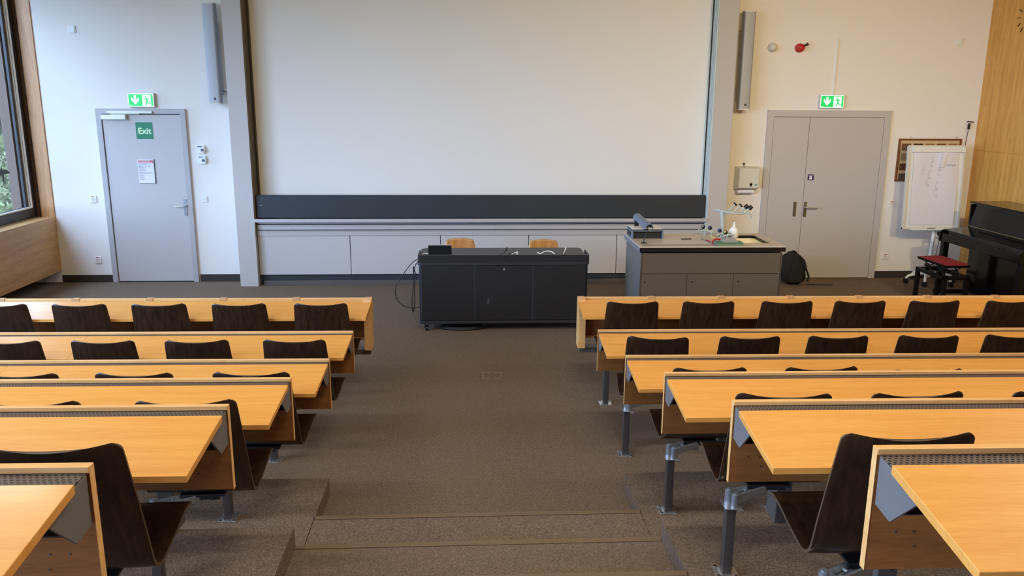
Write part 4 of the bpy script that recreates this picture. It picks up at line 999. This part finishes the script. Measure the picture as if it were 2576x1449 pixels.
# wall clock: free-standing hour marks on the oak wall
r = thing('wall_clock', 'wall clock of separate dark hour marks on the oak wall', 'clock', (XR, 9.22, 3.13))
R_ = .155
for h in range(12):
    a = math.radians(30*h); y, z = 9.22+R_*math.sin(a), 3.13+R_*math.cos(a)
    bb = B().box(-.008, 0, -.004, .004, -.026, .026).xform(Matrix.Translation((XR, y, z)) @ Matrix.Rotation(-a, 4, 'X'))
    part(r, 'hour_mark', bb, mat('clock_mark_brown', (84, 52, 28), .5) if h == 0 else bpy.data.materials['clock_mark_brown'])
part(r, 'clock_hand', B().box(-.016, -.012, -.004, .004, -.02, .09).xform(Matrix.Translation((XR, 9.22, 3.13)) @ Matrix.Rotation(-.5, 4, 'X')), bpy.data.materials['clock_mark_brown'])
part(r, 'clock_hand', B().box(-.020, -.016, -.003, .003, -.03, .13).xform(Matrix.Translation((XR, 9.22, 3.13)) @ Matrix.Rotation(2.6, 4, 'X')), bpy.data.materials['clock_mark_brown'])
part(r, 'spindle', B().cyl((XR-.022, 9.22, 3.13), (XR, 9.22, 3.13), .012, 14), bpy.data.materials['clock_mark_brown'])

# floor outlet in the aisle
r = thing('floor_outlet', 'flush floor box with a thin metal rim in the middle of the carpet', 'floor box', (.186, 6.29, 0))
b = B().box(.110, .262, 6.216, 6.220, 0, .0025).box(.110, .262, 6.364, 6.368, 0, .0025).box(.110, .114, 6.216, 6.368, 0, .0025).box(.258, .262, 6.216, 6.368, 0, .0025)
part(r, 'rim', b, mat('worn_rim', (150, 142, 130), .5))
part(r, 'carpet_lid', B().box(.114, .258, 6.22, 6.364, 0, .0015), M_carpet)
part(r, 'cable_flap', B().box(.178, .194, 6.360, 6.364, .0015, .003).box(.178, .194, 6.216, 6.220, .0015, .003), M_dark)

# ------------------------------------------------------------------ added ceiling fill lamps and wall spots, outside
for x in (-3, .6, 4.2):
    for y in (3.7, 1.5):
        r = thing('ceiling_fill', 'long ceiling fill panel added above the rows', 'ceiling light', (x, y, ZC), group='added ceiling fill panels')  # unseen lamps, added to lift the ambient light in the room
        part(r, 'frame', B().box(x-.62, x-.60, y-.15, y+.15, ZC-.02, ZC).box(x+.60, x+.62, y-.15, y+.15, ZC-.02, ZC).box(x-.6, x+.6, y-.15, y-.13, ZC-.02, ZC).box(x-.6, x+.6, y+.13, y+.15, ZC-.02, ZC), M_white)
        part(r, 'diffuser', B().box(x-.6, x+.6, y-.13, y+.13, ZC-.012, ZC-.002), M_lamp)
        area_light('ceiling_fill_lamp', (x, y, ZC-.03), (0, 0, 0), 1.2, .26, 9.5, (1, .97, .88))
for i, (x, tx, pw) in enumerate(((-2.2, -.6, 2.2), (.6, 1.6, 2.6), (2.6, 3.6, 5.4), (4.4, 5.2, 6.6))):  # unseen warm spots added to brighten the front wall
    r = thing('fill_spotlight', 'black spotlight added on the ceiling to brighten the front wall', 'spotlight', (x, 2.4, ZC), group='added front wall fill spots')
    p = Vector((x, 2.4, ZC-.22)); d = (Vector((tx, YF, 1.9))-p).normalized()
    part(r, 'mounting_arm', B().cyl((x, 2.4, ZC), (x, 2.4, ZC-.12), .012, 12), M_blackmetal)
    part(r, 'lamp_housing', B().cyl(p-d*.16, p, .085, 24, r2=.11), M_blackmetal, smooth='auto')
    l = bpy.data.lights.new('wall_fill_lamp', 'AREA'); l.shape = 'DISK'; l.size = .2; l.energy = pw; l.color = (1, .82, .46); l.spread = math.radians(80)
    o = bpy.data.objects.new('wall_fill_lamp', l); COL.objects.link(o); o.location = p+d*.02; o.rotation_euler = d.to_track_quat('-Z', 'Y').to_euler()
struct('ground_path', B().box(-60, -5.5, -40, 50, -1.2, -1.0), M_lawn)
def tree(x, y, h, rad, label):
    r = thing('tree', label, 'tree', (x, y, -1), group='trees outside the window')
    part(r, 'trunk', B().tube([(x, y, -1), (x+.1, y, h*.35), (x-.05, y+.1, h*.7)], [.16, .12, .07], 10), M_bark, smooth=True)
    bm = bmesh.new()
    for i in range(9000):
        d = Vector((random.gauss(0, 1), random.gauss(0, 1), random.gauss(0, 1))).normalized()*(random.random()**.33)
        c = Vector((x, y, h*.52))+Vector((d.x*rad, d.y*rad, d.z*h*.52))
        t = Vector((random.uniform(-1, 1), random.uniform(-1, 1), random.uniform(-1, 1))).normalized(); u = t.cross(Vector((0, .3, 1))).normalized()
        s = random.uniform(.06, .12)
        vs = [bm.verts.new(c+t*s), bm.verts.new(c+u*s*.55), bm.verts.new(c-t*s), bm.verts.new(c-u*s*.55)]; bm.faces.new(vs)
    o = obj('crown', bm, M_leaf, r, loc=r.location); o['kind'] = 'stuff'
tree(-7.9, 14.2, 5.4, 1.5, 'leafy green tree outside the first window, nearest the glass')
def bush(x, y, h, rad, label):
    r = thing('bush', label, 'bush', (x, y, -1), group='bushes outside the window')
    part(r, 'stems', B().tube([(x, y, -1), (x+.08, y, 0), (x-.04, y+.05, h*.5-1)], [.05, .04, .02], 8), M_bark, smooth=True)
    bm = bmesh.new()
    for i in range(7000):
        d = Vector((random.gauss(0, 1), random.gauss(0, 1), random.gauss(0, 1))).normalized()*(random.random()**.3)
        c = Vector((x+d.x*rad, y+d.y*rad, -1+h*.5+d.z*h*.5))
        t = Vector((random.uniform(-1, 1), random.uniform(-1, 1), random.uniform(-1, 1))).normalized(); u = t.cross(Vector((0, .3, 1))).normalized()
        s = random.uniform(.035, .07)
        bm.faces.new([bm.verts.new(c+t*s), bm.verts.new(c+u*s*.55), bm.verts.new(c-t*s), bm.verts.new(c-u*s*.55)])
    o = obj('foliage', bm, M_leaf, r, loc=r.location); o['kind'] = 'stuff'
bush(-6.9, 12.2, 2.6, 1.0, 'dense green bush outside the first window, nearest the wall')
bush(-8.9, 16.6, 3.4, 1.3, 'dense green bush outside behind the nearest tree')
tree(-12.0, 21.4, 9.0, 3.6, 'tall leafy tree standing further back outside the first window')
tree(-8.6, 10.4, 7.5, 1.7, 'dense leafy tree added to dim the second window')  # unseen tree placed to cut skylight through the front windows
tree(-9.0, 6.6, 6.5, 1.6, 'round leafy tree added to dim the third window')  # likewise unseen, added to reduce daylight on the front left
tree(-12.0, 13.6, 8.5, 1.7, 'slim leafy tree on the lawn beside the nearest one')
